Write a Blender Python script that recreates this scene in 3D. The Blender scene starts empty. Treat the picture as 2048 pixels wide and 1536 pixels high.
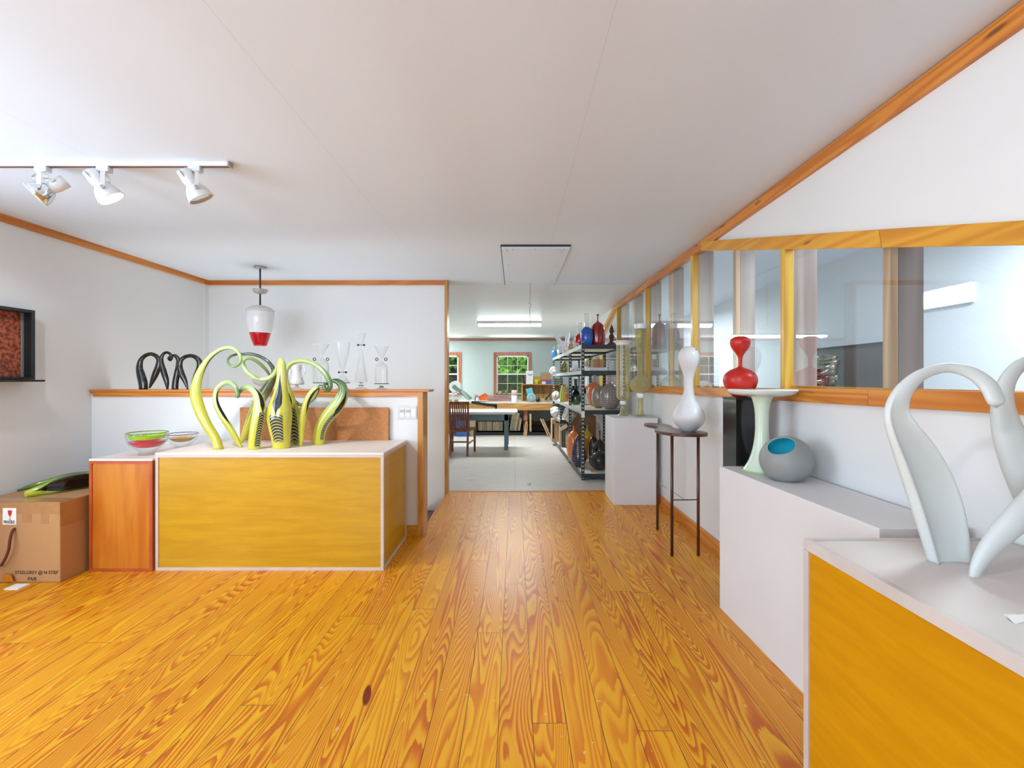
import bpy, bmesh, math, random
from mathutils import Vector, Matrix, Euler
random.seed(7)
sc = bpy.context.scene
COL = sc.collection
PI = math.pi
# ------------------------------------------------------------------ camera model
F, U0, V0, HC = 900.0, 1030.0, 759.0, 1.29
def P(px, py, Y): return Vector(((px-U0)/F*Y, Y, HC-(py-V0)/F*Y))
def WX(px, Y): return (px-U0)/F*Y
def WZ(py, Y): return HC-(py-V0)/F*Y
cam_d = bpy.data.cameras.new('camera'); cam = bpy.data.objects.new('camera', cam_d); COL.objects.link(cam)
cam.location = (0, 0, HC); cam.rotation_euler = (PI/2, 0, 0)
cam_d.sensor_width = 36; cam_d.lens = 36*F/2048
cam_d.shift_x = -6/2048; cam_d.shift_y = -9/2048
cam_d.clip_start = 0.02
sc.camera = cam

# ------------------------------------------------------------------ materials
def lin(c):
    def f(v):
        v = v/255.0
        return v/12.92 if v <= .04045 else ((v+.055)/1.055)**2.4
    return (f(c[0]), f(c[1]), f(c[2]), 1.0)
class NT:
    def __init__(s, name):
        s.m = bpy.data.materials.new(name); s.m.use_nodes = True
        s.t = s.m.node_tree; s.t.nodes.clear()
        s.out = s.t.nodes.new('ShaderNodeOutputMaterial')
    def n(s, typ, ins=None, **attr):
        nd = s.t.nodes.new('ShaderNode'+typ)
        for k, v in attr.items(): setattr(nd, k, v)
        for k, v in (ins or {}).items():
            sock = nd.inputs[k]
            if isinstance(v, bpy.types.NodeSocket): s.t.links.new(v, sock)
            else: sock.default_value = v
        return nd
    def math(s, op, a, b=None, c=None, clamp=False):
        ins = {0: a}
        if b is not None: ins[1] = b
        if c is not None: ins[2] = c
        nd = s.n('Math', ins, operation=op); nd.use_clamp = clamp
        return nd.outputs[0]
    def mix(s, f, a, b):
        nd = s.n('MixRGB', {0: f, 1: a, 2: b}); return nd.outputs[0]
    def ramp(s, f, stops):
        nd = s.n('ValToRGB', {0: f}); el = nd.color_ramp.elements
        while len(el) < len(stops): el.new(.5)
        for e, (p, c) in zip(el, stops): e.position = p; e.color = c
        return nd.outputs[0]
    def smooth(s, x, a, b):
        nd = s.n('MapRange', {0: x, 1: a, 2: b, 3: 0.0, 4: 1.0}); nd.interpolation_type = 'SMOOTHSTEP'
        return nd.outputs[0]
    def surf(s, sh): s.t.links.new(sh, s.out.inputs[0]); return s.m
    def bsdf(s, col, rough=.5, metal=0., **k):
        ins = {'Base Color': col, 'Roughness': rough, 'Metallic': metal}; ins.update(k)
        return s.n('BsdfPrincipled', ins).outputs[0]
    def bump(s, h, strength=.3, dist=.01):
        return s.n('Bump', {'Strength': strength, 'Distance': dist, 'Height': h}).outputs[0]
    def sep(s, kind='Object'):
        tc = s.n('TexCoord'); sp = s.n('SeparateXYZ', {0: tc.outputs[kind]})
        return tc.outputs[kind], sp.outputs[0], sp.outputs[1], sp.outputs[2]
    def vec(s, x, y, z): return s.n('CombineXYZ', {0: x, 1: y, 2: z}).outputs[0]
    def noise(s, vec, scale=5., detail=2., rough=.5, dist=0.):
        return s.n('TexNoise', {'Vector': vec, 'Scale': scale, 'Detail': detail, 'Roughness': rough, 'Distortion': dist}).outputs[0]
def sc3(c, k): return (min(1, c[0]*k), min(1, c[1]*k), min(1, c[2]*k), 1)
def pm(name, rgb, rough=.5, metal=0., var=.05, scale=6., bump=0., coat=0., spec=.5, trans=0.):
    t = NT(name); c = lin(rgb); o, x, y, z = t.sep()
    nz = t.noise(o, scale, 3.)
    col = t.mix(t.smooth(nz, .35, .65), sc3(c, 1-var), sc3(c, 1+var))
    k = {'Coat Weight': coat, 'Coat Roughness': .06, 'Specular IOR Level': spec}
    if trans: k['Transmission Weight'] = trans
    if bump: k['Normal'] = t.bump(nz, bump, .004)
    return t.surf(t.bsdf(col, rough, metal, **k))
def glassy(name, rgb, edge=None, milk=0., rough=.03, ribs=0, refl=1.0):
    """thin-walled blown glass: tinted see-through wall, darker where seen edge-on, mirror reflection by Fresnel"""
    t = NT(name); a = lin(rgb); b = lin(edge) if edge else sc3(a, .6)
    lw = t.n('LayerWeight', {'Blend': .35}); fac = lw.outputs['Facing']
    o, x, y, z = t.sep()
    if ribs:
        ang = t.math('ARCTAN2', y, x); w = t.math('SINE', t.math('MULTIPLY', ang, float(ribs)))
        fac = t.math('ADD', fac, t.math('MULTIPLY', w, .12), clamp=True)
    tcol = t.mix(t.math('POWER', fac, 1.5), a, b)
    sh = t.n('BsdfTransparent', {0: tcol}).outputs[0]
    if milk:
        df = t.n('BsdfDiffuse', {0: a if edge and max(rgb)-min(rgb) > 25 else (.85, .87, .87, 1)}).outputs[0]
        mk = t.math('ADD', milk*.35, t.math('MULTIPLY', fac, milk), clamp=True)
        sh = t.n('MixShader', {0: mk, 1: sh, 2: df}).outputs[0]
    fr = t.math('MULTIPLY', t.n('Fresnel', {0: 1.5}).outputs[0], refl)
    fr = t.math('MULTIPLY', fr, t.math('SUBTRACT', 1., t.n('NewGeometry').outputs['Backfacing']), clamp=True)
    gl = t.n('BsdfGlossy', {0: (1, 1, 1, 1), 1: rough}).outputs[0]
    return t.surf(t.n('MixShader', {0: fr, 1: sh, 2: gl}).outputs[0])
def emit(name, rgb, strength):
    t = NT(name); e = t.n('Emission', {0: lin(rgb), 1: strength}).outputs[0]; return t.surf(e)
def wood(name, rgbA, rgbB, axis='Y', freq=9., stretch=.5, rough=.4, coat=.15, knots=True, wid=8.):
    """pine: contour-line grain running along one axis, a few dark knots"""
    t = NT(name); o, x, y, z = t.sep()
    oi = t.n('ObjectInfo').outputs['Random']
    r = t.math('MULTIPLY', oi, 31.0)
    sx, sy, sz = [wid, wid, wid]
    sc_ = {'X': (stretch, wid, wid), 'Y': (wid, stretch, wid), 'Z': (wid, wid, stretch)}[axis]
    v = t.vec(t.math('MULTIPLY_ADD', x, sc_[0], r), t.math('MULTIPLY_ADD', y, sc_[1], r), t.math('MULTIPLY_ADD', z, sc_[2], r))
    n = t.noise(v, 1., 1.5, .4, .25)
    band = t.math('MULTIPLY_ADD', t.math('SINE', t.math('MULTIPLY', n, freq*6.283)), .5, .5)
    col = t.mix(band, lin(rgbA), lin(rgbB))
    big = t.noise(v, .45, 2.)
    col = t.mix(t.math('MULTIPLY', t.smooth(big, .35, .7), .45), col, sc3(lin(rgbA), .8))
    if knots:
        ks = {'X': (3., 12., 12.), 'Y': (12., 3., 12.), 'Z': (12., 12., 3.)}[axis]
        kv = t.vec(t.math('MULTIPLY_ADD', x, ks[0], r), t.math('MULTIPLY_ADD', y, ks[1], r), t.math('MULTIPLY_ADD', z, ks[2], r))
        vo = t.n('TexVoronoi', {'Vector': kv, 'Scale': 1.})
        kf = t.math('SUBTRACT', 1., t.smooth(vo.outputs['Distance'], .05, .15))
        col = t.mix(t.math('MULTIPLY', kf, .75), col, (.11, .03, .008, 1))
    return t.surf(t.bsdf(col, rough, 0., **{'Coat Weight': coat, 'Coat Roughness': .15}))

def floor_mat():
    t = NT('pine_floor_boards'); o, x, y, z = t.sep()
    W, L = .128, 2.7
    px = t.math('DIVIDE', t.math('ADD', x, 20.03), W); idx = t.math('FLOOR', px); fx = t.math('FRACT', px)
    r1 = t.n('TexWhiteNoise', {'W': idx}, noise_dimensions='1D').outputs[0]
    yy = t.math('DIVIDE', t.math('MULTIPLY_ADD', r1, 9.0, t.math('ADD', y, 30.0)), L)
    seg = t.math('FLOOR', yy); fy = t.math('FRACT', yy)
    r2 = t.n('TexWhiteNoise', {'Vector': t.vec(idx, seg, 3.3)}, noise_dimensions='3D').outputs[0]
    r40 = t.math('MULTIPLY', r2, 57.0)
    v = t.vec(t.math('MULTIPLY_ADD', x, 7.0, r40), t.math('MULTIPLY_ADD', y, .62, r40), r40)
    n = t.noise(v, 1., 1.2, .35, .35)
    fine = t.noise(t.vec(t.math('MULTIPLY', x, 90.), t.math('MULTIPLY', y, 6.), r40), 1., 2.)
    n2 = t.math('MULTIPLY_ADD', fine, .012, n)
    dens = t.noise(t.vec(t.math('MULTIPLY_ADD', x, 6., r40), t.math('MULTIPLY', y, .5), 9.), 1., 1.)
    ring = t.math('FRACT', t.math('MULTIPLY', n2, 34.0))                 # growth rings: slow pale earlywood, sharp dark latewood edge
    up = t.math('MULTIPLY', t.smooth(ring, .15, .82), t.math('SUBTRACT', 1., t.smooth(ring, .9, 1.)))
    band = t.math('SUBTRACT', 1., t.math('MULTIPLY', up, t.math('MULTIPLY_ADD', t.smooth(dens, .3, .7), .55, .5)), clamp=True)
    col = t.ramp(band, [(0., lin((192, 92, 14))), (.35, lin((212, 122, 14))), (.7, lin((228, 154, 18))), (1., lin((234, 170, 26)))])
    col = t.mix(t.math('MULTIPLY', r2, .45), col, t.mix(.6, col, lin((200, 116, 34))))
    dx = t.math('MULTIPLY', t.math('MINIMUM', fx, t.math('SUBTRACT', 1., fx)), W)
    dy = t.math('MULTIPLY', t.math('MINIMUM', fy, t.math('SUBTRACT', 1., fy)), L)
    d = t.math('MINIMUM', dx, dy)
    gap = t.smooth(d, .0006, .0019)
    col = t.mix(gap, (.10, .035, .008, 1), col)
    # a dark knot and some scuffs worn into the varnish
    kx = t.math('DIVIDE', t.math('ADD', x, .605), .022); ky = t.math('DIVIDE', t.math('SUBTRACT', y, 1.84), .055)
    kd = t.math('SQRT', t.math('ADD', t.math('POWER', kx, 2.), t.math('POWER', t.math('ADD', ky, t.math('MULTIPLY', kx, .7)), 2.)))
    col = t.mix(t.math('SUBTRACT', 1., t.smooth(kd, .75, 1.05)), col, lin((120, 38, 14)))
    sv = t.noise(t.vec(t.math('MULTIPLY', x, 3.1), t.math('MULTIPLY', y, 3.1), 4.), 9., 1.)
    col = t.mix(t.math('MULTIPLY', t.smooth(sv, .735, .78), .5), col, lin((235, 205, 150)))
    rg = t.math('MULTIPLY_ADD', t.noise(o, 2., 3.), .14, .30)
    return t.surf(t.bsdf(col, rg, 0., **{'Specular IOR Level': .35, 'Coat Weight': .04, 'Coat Roughness': .2, 'Normal': t.bump(gap, .35, .002)}))
def ceiling_mat(name, rgb, rip=False):
    t = NT(name); o, x, y, z = t.sep()
    if rip:
        h = t.noise(t.vec(t.math('MULTIPLY', x, .5), t.math('MULTIPLY', y, 3.2), 0.), 1., 2.)
        seam = t.math('FRACT', t.math('DIVIDE', t.math('SUBTRACT', y, 5.33), 1.22))
        st = .12
    else:
        h = t.math('ADD', t.math('MULTIPLY', t.math('SINE', t.math('MULTIPLY', x, 10.3)), .5), t.noise(t.vec(t.math('MULTIPLY', x, 2.), t.math('MULTIPLY', y, .35), 0.), 1., 1.))
        seam = t.math('FRACT', t.math('DIVIDE', t.math('SUBTRACT', x, .3), 1.22)); st = .05
    sd = t.math('MINIMUM', seam, t.math('SUBTRACT', 1., seam))
    col = t.mix(t.smooth(sd, .0, .0032), sc3(lin(rgb), .9), lin(rgb))
    return t.surf(t.bsdf(col, .42, 0., **{'Specular IOR Level': .2, 'Normal': t.bump(h, st, .05)}))
def ply_mat(name, A, B, axis='X'):
    t = NT(name); o, x, y, z = t.sep()
    sx, sy = (1.6, 14.) if axis == 'X' else (7., .8)
    a = x if name != 'amber_plywood_near' else y
    v = t.vec(t.math('MULTIPLY', a, sx), t.math('MULTIPLY', z, sy), 2.)
    n = t.noise(v, 1.6, 4., .55, .6)
    blot = t.noise(t.vec(t.math('MULTIPLY', a, 2.), t.math('MULTIPLY', z, 2.), 7.), 1.2, 2.)
    col = t.mix(t.smooth(n, .3, .7), lin(A), lin(B))
    col = t.mix(t.math('MULTIPLY', t.smooth(blot, .4, .75), .3), col, sc3(lin(A), .92))
    return t.surf(t.bsdf(col, .33, 0., **{'Coat Weight': .15}))
def vinyl_mat():
    t = NT('grey_vinyl_floor'); o, x, y, z = t.sep()
    n = t.noise(t.vec(t.math('MULTIPLY', x, 4.), t.math('MULTIPLY', y, 14.), 0.), 1.5, 4.)
    big = t.noise(o, 1.3, 2.)
    col = t.mix(t.smooth(n, .3, .7), lin((194, 186, 178)), lin((212, 204, 196)))
    col = t.mix(t.math('MULTIPLY', t.smooth(big, .4, .7), .4), col, lin((206, 188, 170)))
    fx = t.math('FRACT', t.math('DIVIDE', x, 1.22)); fy = t.math('FRACT', t.math('DIVIDE', y, 2.44))
    d = t.math('MINIMUM', t.math('MINIMUM', fx, t.math('SUBTRACT', 1., fx)), t.math('MINIMUM', fy, t.math('SUBTRACT', 1., fy)))
    col = t.mix(t.smooth(d, .0005, .003), lin((120, 114, 108)), col)
    return t.surf(t.bsdf(col, t.math('MULTIPLY_ADD', n, .2, .22)))
def uvs(t):
    tc = t.n('TexCoord'); sp = t.n('SeparateXYZ', {0: tc.outputs['UV']}); return sp.outputs[0], sp.outputs[1]
def sculpt_mat(name, ramp, v0=.75, slit=(.3, .8), slitw=.05, zeb=(.02, .3), zebw=.1, zf=150., dots=False, dark=(12, 14, 10)):
    """cased glass: colour fades along the horn; a black slit is painted where the horn opens; combed zebra canes near the foot"""
    t = NT(name); u, v = uvs(t)
    col = t.ramp(u, [(p, lin(c)) for p, c in ramp])
    st = t.noise(t.vec(t.math('MULTIPLY', u, 2.), t.math('MULTIPLY', v, 46.), 1.), 1., 3.)
    col = t.mix(t.math('MULTIPLY', t.smooth(st, .4, .75), .35), col, t.mix(.5, col, lin((222, 228, 150))))
    dv = t.math('SUBTRACT', t.math('FRACT', t.math('ADD', t.math('SUBTRACT', v, v0), 1.5)), .5)
    av = t.math('ABSOLUTE', dv)
    if zeb:
        um = t.math('MULTIPLY', t.smooth(u, zeb[0], zeb[0]+.03), t.math('SUBTRACT', 1., t.smooth(u, zeb[1]-.03, zeb[1])))
        mk = t.math('MULTIPLY', um, t.math('SUBTRACT', 1., t.smooth(av, zebw*.8, zebw)))
        par = t.math('MULTIPLY', t.math('POWER', t.math('DIVIDE', dv, zebw), 2.), 8.0)
        s = t.math('SINE', t.math('ADD', t.math('MULTIPLY', u, zf*6.283/5), par))
        zc = t.mix(t.smooth(s, -.15, .15), lin((26, 26, 20)), lin((150, 152, 112)))
        col = t.mix(mk, col, zc)
    if slit:
        dl = slit[1]-slit[0]; tap = t.math('MULTIPLY', t.smooth(u, slit[0], slit[0]+.3*dl), t.math('SUBTRACT', 1., t.smooth(u, slit[1]-.6*dl, slit[1])))
        w = t.math('MULTIPLY', tap, slitw)
        sm = t.math('LESS_THAN', av, w)
        col = t.mix(sm, col, lin(dark))
    return t.surf(t.bsdf(col, .12, 0., **{'Coat Weight': .5, 'Coat Roughness': .04}))

M = {}
M['wall'] = pm('white_wall_paint', (229, 229, 228), .55, var=.012, scale=1.5)
M['wall_far'] = pm('pale_green_wall_paint', (188, 199, 197), .6, var=.015, scale=1.5)
M['ceil'] = ceiling_mat('white_gloss_ceiling', (225, 235, 248))
M['ceil_far'] = ceiling_mat('white_panel_ceiling', (240, 243, 245), True)
M['floor'] = floor_mat()
M['vinyl'] = vinyl_mat()
TR = ((196, 112, 34), (222, 146, 56))
M['trimY'] = wood('stained_pine_trim_lengthwise', *TR, axis='Y')
M['trimX'] = wood('stained_pine_trim_crosswise', *TR, axis='X')
M['trimZ'] = wood('stained_pine_trim_upright', *TR, axis='Z')
M['goldY'] = wood('golden_pine_lengthwise', (208, 138, 30), (226, 166, 50), 'Y', freq=7.)
M['goldZ'] = wood('golden_pine_upright', (198, 146, 40), (222, 178, 70), 'Z', freq=6.)
M['rawZ'] = wood('bare_pine_stud', (196, 150, 108), (222, 184, 144), 'Z', freq=6., coat=0.)
M['cedarZ'] = wood('red_cedar_casing', (160, 96, 66), (190, 124, 90), 'Z', freq=6., coat=0.)
M['cedarX'] = wood('red_cedar_casing_level', (150, 92, 66), (180, 118, 88), 'X', freq=6., coat=0.)
M['oakZ'] = wood('golden_oak_upright', (182, 116, 34), (208, 148, 58), 'Z', freq=9., wid=10., knots=False)
M['benchX'] = wood('bench_pine', (176, 124, 62), (206, 156, 90), 'X', freq=6., coat=0.)
M['hutch'] = wood('hutch_boards', (176, 130, 66), (206, 164, 98), 'Z', freq=5., coat=0.)
M['stair'] = wood('dark_stair_tread', (96, 62, 40), (126, 86, 60), 'X', freq=6., knots=False)
M['ply'] = ply_mat('amber_plywood', (190, 140, 12), (202, 156, 26))
M['ply_near'] = ply_mat('amber_plywood_near', (192, 130, 1), (206, 143, 5))
M['ply_v'] = ply_mat('orange_plywood', (186, 100, 22), (208, 132, 38), 'Y')
M['redwood'] = pm('red_brown_edge', (178, 78, 32), .4, var=.12)
M['palewood'] = pm('whitewashed_edge', (206, 190, 180), .5, var=.05)
M['greytop'] = pm('greige_laminate', (206, 196, 190), .45, var=.03, scale=2.)
M['creamtop'] = pm('cream_laminate', (240, 226, 214), .5, var=.02, scale=3.)
M['white'] = pm('white_enamel', (232, 232, 232), .35, var=.01)
M['plinth'] = pm('white_plinth_paint', (222, 221, 222), .5, var=.02, scale=2.)
M['steel'] = pm('brushed_steel', (190, 190, 186), .3, .9, var=.05)
M['chrome'] = pm('chrome', (225, 225, 225), .12, 1., var=.02)
M['dark'] = pm('black_paint', (26, 32, 32), .35, var=.1)
M['blackgloss'] = pm('black_gloss', (16, 16, 18), .15, var=.1, coat=.3)
M['cork'] = pm('cork_board', (192, 128, 76), .8, var=.12, scale=90., bump=.3)
M['cardboard'] = pm('cardboard', (182, 136, 90), .75, var=.04, scale=3.)
M['kraft'] = pm('kraft_board', (186, 150, 112), .8, var=.06, scale=12.)
def flatmat():
    t = NT('weathered_flat'); o, x, y, z = t.sep(); r = t.n('ObjectInfo').outputs['Random']
    n = t.noise(o, 10., 3.); col = t.mix(r, lin((112, 100, 78)), lin((186, 168, 136)))
    return t.surf(t.bsdf(t.mix(t.math('MULTIPLY', t.smooth(n, .3, .7), .3), col, lin((140, 124, 100))), .8))
M['kraft_grey'] = flatmat()
M['tape'] = pm('packing_tape', (176, 128, 82), .2, var=.06, scale=20.)
M['paper'] = pm('white_paper', (240, 240, 238), .7, var=.02)
M['ink'] = pm('black_ink', (22, 20, 20), .6, var=.1)
M['redink'] = pm('red_ink', (206, 40, 50), .6, var=.1)
M['rope'] = pm('maroon_rope', (100, 46, 40), .8, var=.2, scale=120., bump=.4)
M['walnut'] = wood('dark_walnut', (72, 42, 34), (98, 62, 50), 'Y', freq=5., knots=False, rough=.35)
M['walnutZ'] = wood('dark_walnut_leg', (70, 40, 28), (96, 58, 42), 'Z', freq=5., knots=False, rough=.35)
M['mahog'] = wood('reddish_chair_wood', (112, 54, 36), (146, 80, 54), 'Z', freq=5., knots=False, rough=.35)
M['rack'] = pm('slate_steel', (52, 66, 72), .4, .3, var=.08)
M['rackrail'] = pm('pale_steel_rail', (186, 196, 196), .35, .4, var=.05)
M['shelfboard'] = pm('melamine_board', (226, 214, 196), .55, var=.04)
M['tablemetal'] = pm('blue_grey_table_paint', (104, 136, 148), .45, var=.05)
M['frost'] = pm('frosted_white_glass', (206, 210, 206), .45, var=.012, scale=3., coat=.1)
M['milk'] = pm('milk_glass', (236, 236, 238), .22, var=.01, coat=.3)
M['satinwhite'] = pm('satin_white_glass', (214, 214, 216), .5, var=.012, coat=.15)
M['redsat'] = pm('satin_red_glass', (190, 30, 18), .38, var=.08, scale=3.)
M['redglass'] = pm('glossy_red_glass', (196, 12, 22), .1, var=.1, coat=.5)
M['darkred'] = pm('cherry_red_glass', (150, 26, 28), .1, var=.15, coat=.5)
M['blueglass'] = pm('cobalt_glass', (16, 100, 205), .08, var=.25, coat=.5)
M['palegreen'] = pm('pale_celadon_glass', (206, 222, 202), .28, var=.02, coat=.2)
M['palegreenfoot'] = pm('celadon_rim', (168, 206, 130), .25, var=.04, coat=.2)
M['greyfrost'] = pm('smoke_grey_frosted', (140, 144, 142), .45, var=.03, scale=3.)
M['teal'] = pm('teal_lining', (60, 204, 224), .25, var=.08, coat=.2)
M['blackhorn'] = pm('black_speckled_glass', (34, 36, 30), .12, var=.6, scale=60., coat=.4)
M['clear'] = glassy('clear_blown_glass', (251, 252, 252), (228, 231, 232), milk=.34, ribs=14)
M['clearplain'] = glassy('clear_plain_glass', (244, 247, 247), (180, 190, 190), milk=.12)
M['bowlglass'] = glassy('clear_bowl_glass', (252, 253, 253), (226, 229, 229), milk=.02)
M['amber'] = glassy('amber_streaked_glass', (238, 231, 194), (194, 178, 116), milk=.45, ribs=11, refl=.8)
M['olive'] = glassy('olive_glass', (230, 224, 182), (172, 163, 104), milk=.55, refl=.8)
M['smoke'] = glassy('smoke_glass', (120, 122, 118), (44, 46, 46), milk=.06)
M['greenglass'] = glassy('dark_green_glass', (120, 146, 126), (30, 52, 44), milk=.05)
def pane_mat():
    t = NT('window_pane_glass')
    fr = t.n('Fresnel', {0: 1.48}).outputs[0]
    fr = t.math('DIVIDE', t.math('MULTIPLY', fr, 2.), t.math('ADD', fr, 1.))      # both faces of the pane
    fr = t.math('MULTIPLY', fr, t.math('SUBTRACT', 1., t.n('NewGeometry').outputs['Backfacing']), clamp=True)
    tr = t.n('BsdfTransparent', {0: (.93, .965, .955, 1)}).outputs[0]
    gl = t.n('BsdfGlossy', {0: (1, 1, 1, 1), 1: .01}).outputs[0]
    return t.surf(t.n('MixShader', {0: fr, 1: tr, 2: gl}).outputs[0])
M['pane'] = pane_mat()
def screen_mat():
    t = NT('insect_screen_mesh'); a = t.n('BsdfTransparent', {0: (1, 1, 1, 1)}).outputs[0]; b = t.n('BsdfDiffuse', {0: (.02, .022, .02, 1)}).outputs[0]
    return t.surf(t.n('MixShader', {0: .58, 1: a, 2: b}).outputs[0])
M['screen'] = screen_mat()

# ------------------------------------------------------------------ builders
def wloc(o):
    v = Vector((0, 0, 0))
    while o: v += o.location; o = o.parent
    return v
def tag(o, label=None, cat=None, group=None, kind=None):
    if label: o['label'] = label
    if cat: o['category'] = cat
    if group: o['group'] = group
    if kind: o['kind'] = kind
    return o
def thing(name, label, cat, loc=(0, 0, 0), group=None, rz=0.):
    o = bpy.data.objects.new(name, None); COL.objects.link(o)
    o.location = loc; o.rotation_euler = (0, 0, rz); o.empty_display_size = .05
    return tag(o, label, cat, group)
class MB:
    """collects shapes; build() links them as ONE mesh object"""
    def __init__(s): s.v = []; s.f = []; s.uv = None; s.fm = []
    def add(s, vs, fs, mi=0):
        b = len(s.v); s.v += [Vector(v) for v in vs]; s.f += [tuple(i+b for i in f) for f in fs]; s.fm += [mi]*len(fs); return s
    def box(s, x0, x1, y0, y1, z0, z1, mi=0):
        vs = [(x0,y0,z0),(x1,y0,z0),(x1,y1,z0),(x0,y1,z0),(x0,y0,z1),(x1,y0,z1),(x1,y1,z1),(x0,y1,z1)]
        return s.add(vs, [(3,2,1,0),(4,5,6,7),(0,1,5,4),(1,2,6,5),(2,3,7,6),(3,0,4,7)], mi)
    def obox(s, a, b, w, h, up=(0, 0, 1), mi=0):
        """bar from a to b, w wide and h high"""
        a, b = Vector(a), Vector(b); t = (b-a).normalized(); up = Vector(up)
        n = t.cross(up)
        if n.length < 1e-5: n = t.cross(Vector((0, 1, 0)))
        n.normalize(); u = n.cross(t)
        vs = []
        for p in (a, b):
            for i, j in ((-1,-1),(1,-1),(1,1),(-1,1)): vs.append(p+n*(i*w/2)+u*(j*h/2))
        return s.add(vs, [(0,1,2,3),(7,6,5,4),(0,4,5,1),(1,5,6,2),(2,6,7,3),(3,7,4,0)], mi)
    def prism(s, poly, axis, a, b, mi=0):
        """polygon given in the two other axes, pushed along axis from a to b"""
        def mk(p, q):
            return {'X': (q, p[0], p[1]), 'Y': (p[0], q, p[1]), 'Z': (p[0], p[1], q)}[axis]
        n = len(poly); vs = [mk(p, a) for p in poly]+[mk(p, b) for p in poly]
        fs = [tuple(range(n))[::-1], tuple(range(n, 2*n))]+[(i, (i+1) % n, n+(i+1) % n, n+i) for i in range(n)]
        return s.add(vs, fs, mi)
    def lathe(s, prof, c=(0, 0, 0), seg=32, axis=(0, 0, 1), rib=0, amp=0., cap=True, mi=0, sx=1., sy=1.):
        c = Vector(c); q = Vector((0, 0, 1)).rotation_difference(Vector(axis)).to_matrix()
        vs = []; fs = []
        for r, z in prof:
            for k in range(seg):
                a = 2*PI*k/seg; rr = r*(1+amp*math.cos(rib*a)) if rib else r
                vs.append(c+q @ Vector((rr*math.cos(a)*sx, rr*math.sin(a)*sy, z)))
        n = len(prof)
        for i in range(n-1):
            for k in range(seg):
                k2 = (k+1) % seg; fs.append((i*seg+k, i*seg+k2, (i+1)*seg+k2, (i+1)*seg+k))
        if cap:
            if prof[0][0] > 1e-4: fs.append(tuple(range(seg))[::-1])
            if prof[-1][0] > 1e-4: fs.append(tuple((n-1)*seg+k for k in range(seg)))
        return s.add(vs, fs, mi)
    def cyl(s, a, b, r, r2=None, seg=16, mi=0):
        a, b = Vector(a), Vector(b); L = (b-a).length
        return s.lathe([(r, 0), (r if r2 is None else r2, L)], a, seg, (b-a).normalized(), mi=mi)
    def tube(s, pts, r, seg=8, mi=0):
        pts = [Vector(p) for p in pts]; vs = []; fs = []; n = len(pts); pn = None
        for i, p in enumerate(pts):
            t = (pts[min(i+1, n-1)]-pts[max(i-1, 0)]).normalized()
            if pn is None: pn = t.cross(Vector((0, 0, 1)) if abs(t.z) < .9 else Vector((1, 0, 0))).normalized()
            pn = (pn-t*pn.dot(t)).normalized(); b = t.cross(pn)
            rr = r[i] if isinstance(r, (list, tuple)) else r
            for k in range(seg):
                a = 2*PI*k/seg; vs.append(p+pn*(rr*math.cos(a))+b*(rr*math.sin(a)))
        for i in range(n-1):
            for k in range(seg):
                k2 = (k+1) % seg; fs.append((i*seg+k, i*seg+k2, (i+1)*seg+k2, (i+1)*seg+k))
        fs.append(tuple(range(seg))[::-1]); fs.append(tuple((n-1)*seg+k for k in range(seg)))
        return s.add(vs, fs, mi)
    def torus(s, c, R, r, axis=(0, 0, 1), seg=20, sg=8, mi=0):
        c = Vector(c); q = Vector((0, 0, 1)).rotation_difference(Vector(axis).normalized()).to_matrix(); vs = []; fs = []
        for i in range(seg):
            a = 2*PI*i/seg
            for k in range(sg):
                b = 2*PI*k/sg; vs.append(c+q @ Vector(((R+r*math.cos(b))*math.cos(a), (R+r*math.cos(b))*math.sin(a), r*math.sin(b))))
        for i in range(seg):
            for k in range(sg):
                i2, k2 = (i+1) % seg, (k+1) % sg; fs.append((i*sg+k, i2*sg+k, i2*sg+k2, i*sg+k2))
        return s.add(vs, fs, mi)
    def ball(s, c, r, sx=1, sy=1, sz=1, seg=20, mi=0):
        n = 12; prof = [(r*math.sin(PI*i/n)+1e-5, -r*math.cos(PI*i/n)) for i in range(n+1)]
        b = len(s.v); s.lathe(prof, (0, 0, 0), seg, cap=False, mi=mi)
        for i in range(b, len(s.v)):
            v = s.v[i]; s.v[i] = Vector((v.x*sx, v.y*sy, v.z*sz))+Vector(c)
        return s
    def build(s, name, mats, parent=None, smooth=False, bevel=0., local=False, origin=None, bseg=2, sub=0, fixn=True):
        if not isinstance(mats, (list, tuple)): mats = [mats]
        if parent is not None: off = Vector((0, 0, 0)) if local else wloc(parent)
        elif origin is not None: off = Vector(origin)
        else:
            xs = [v.x for v in s.v]; ys = [v.y for v in s.v]; zs = [v.z for v in s.v]
            off = Vector(((min(xs)+max(xs))/2, (min(ys)+max(ys))/2, min(zs)))
        me = bpy.data.meshes.new(name); me.from_pydata([v-off for v in s.v], [], s.f)
        for m in mats: me.materials.append(m)
        if len(mats) > 1:
            for p, mi in zip(me.polygons, s.fm): p.material_index = mi
        if s.uv is not None:
            ul = me.uv_layers.new(name='UVMap')
            for li, l in enumerate(me.loops): ul.data[li].uv = s.uv_loops[li] if hasattr(s, 'uv_loops') else s.uv[l.vertex_index]
        me.update()
        if fixn:
            bm = bmesh.new(); bm.from_mesh(me); bmesh.ops.recalc_face_normals(bm, faces=bm.faces); bm.to_mesh(me); bm.free()
        if smooth:
            for p in me.polygons: p.use_smooth = len(p.vertices) < 9
        o = bpy.data.objects.new(name, me); COL.objects.link(o)
        if parent is not None: o.parent = parent
        else: o.location = off
        if sub:
            md = o.modifiers.new('subsurf', 'SUBSURF'); md.levels = md.render_levels = sub
        if bevel:
            md = o.modifiers.new('bevel', 'BEVEL'); md.width = bevel; md.segments = bseg; md.limit_method = 'ANGLE'; md.angle_limit = math.radians(40)
        return o
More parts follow.
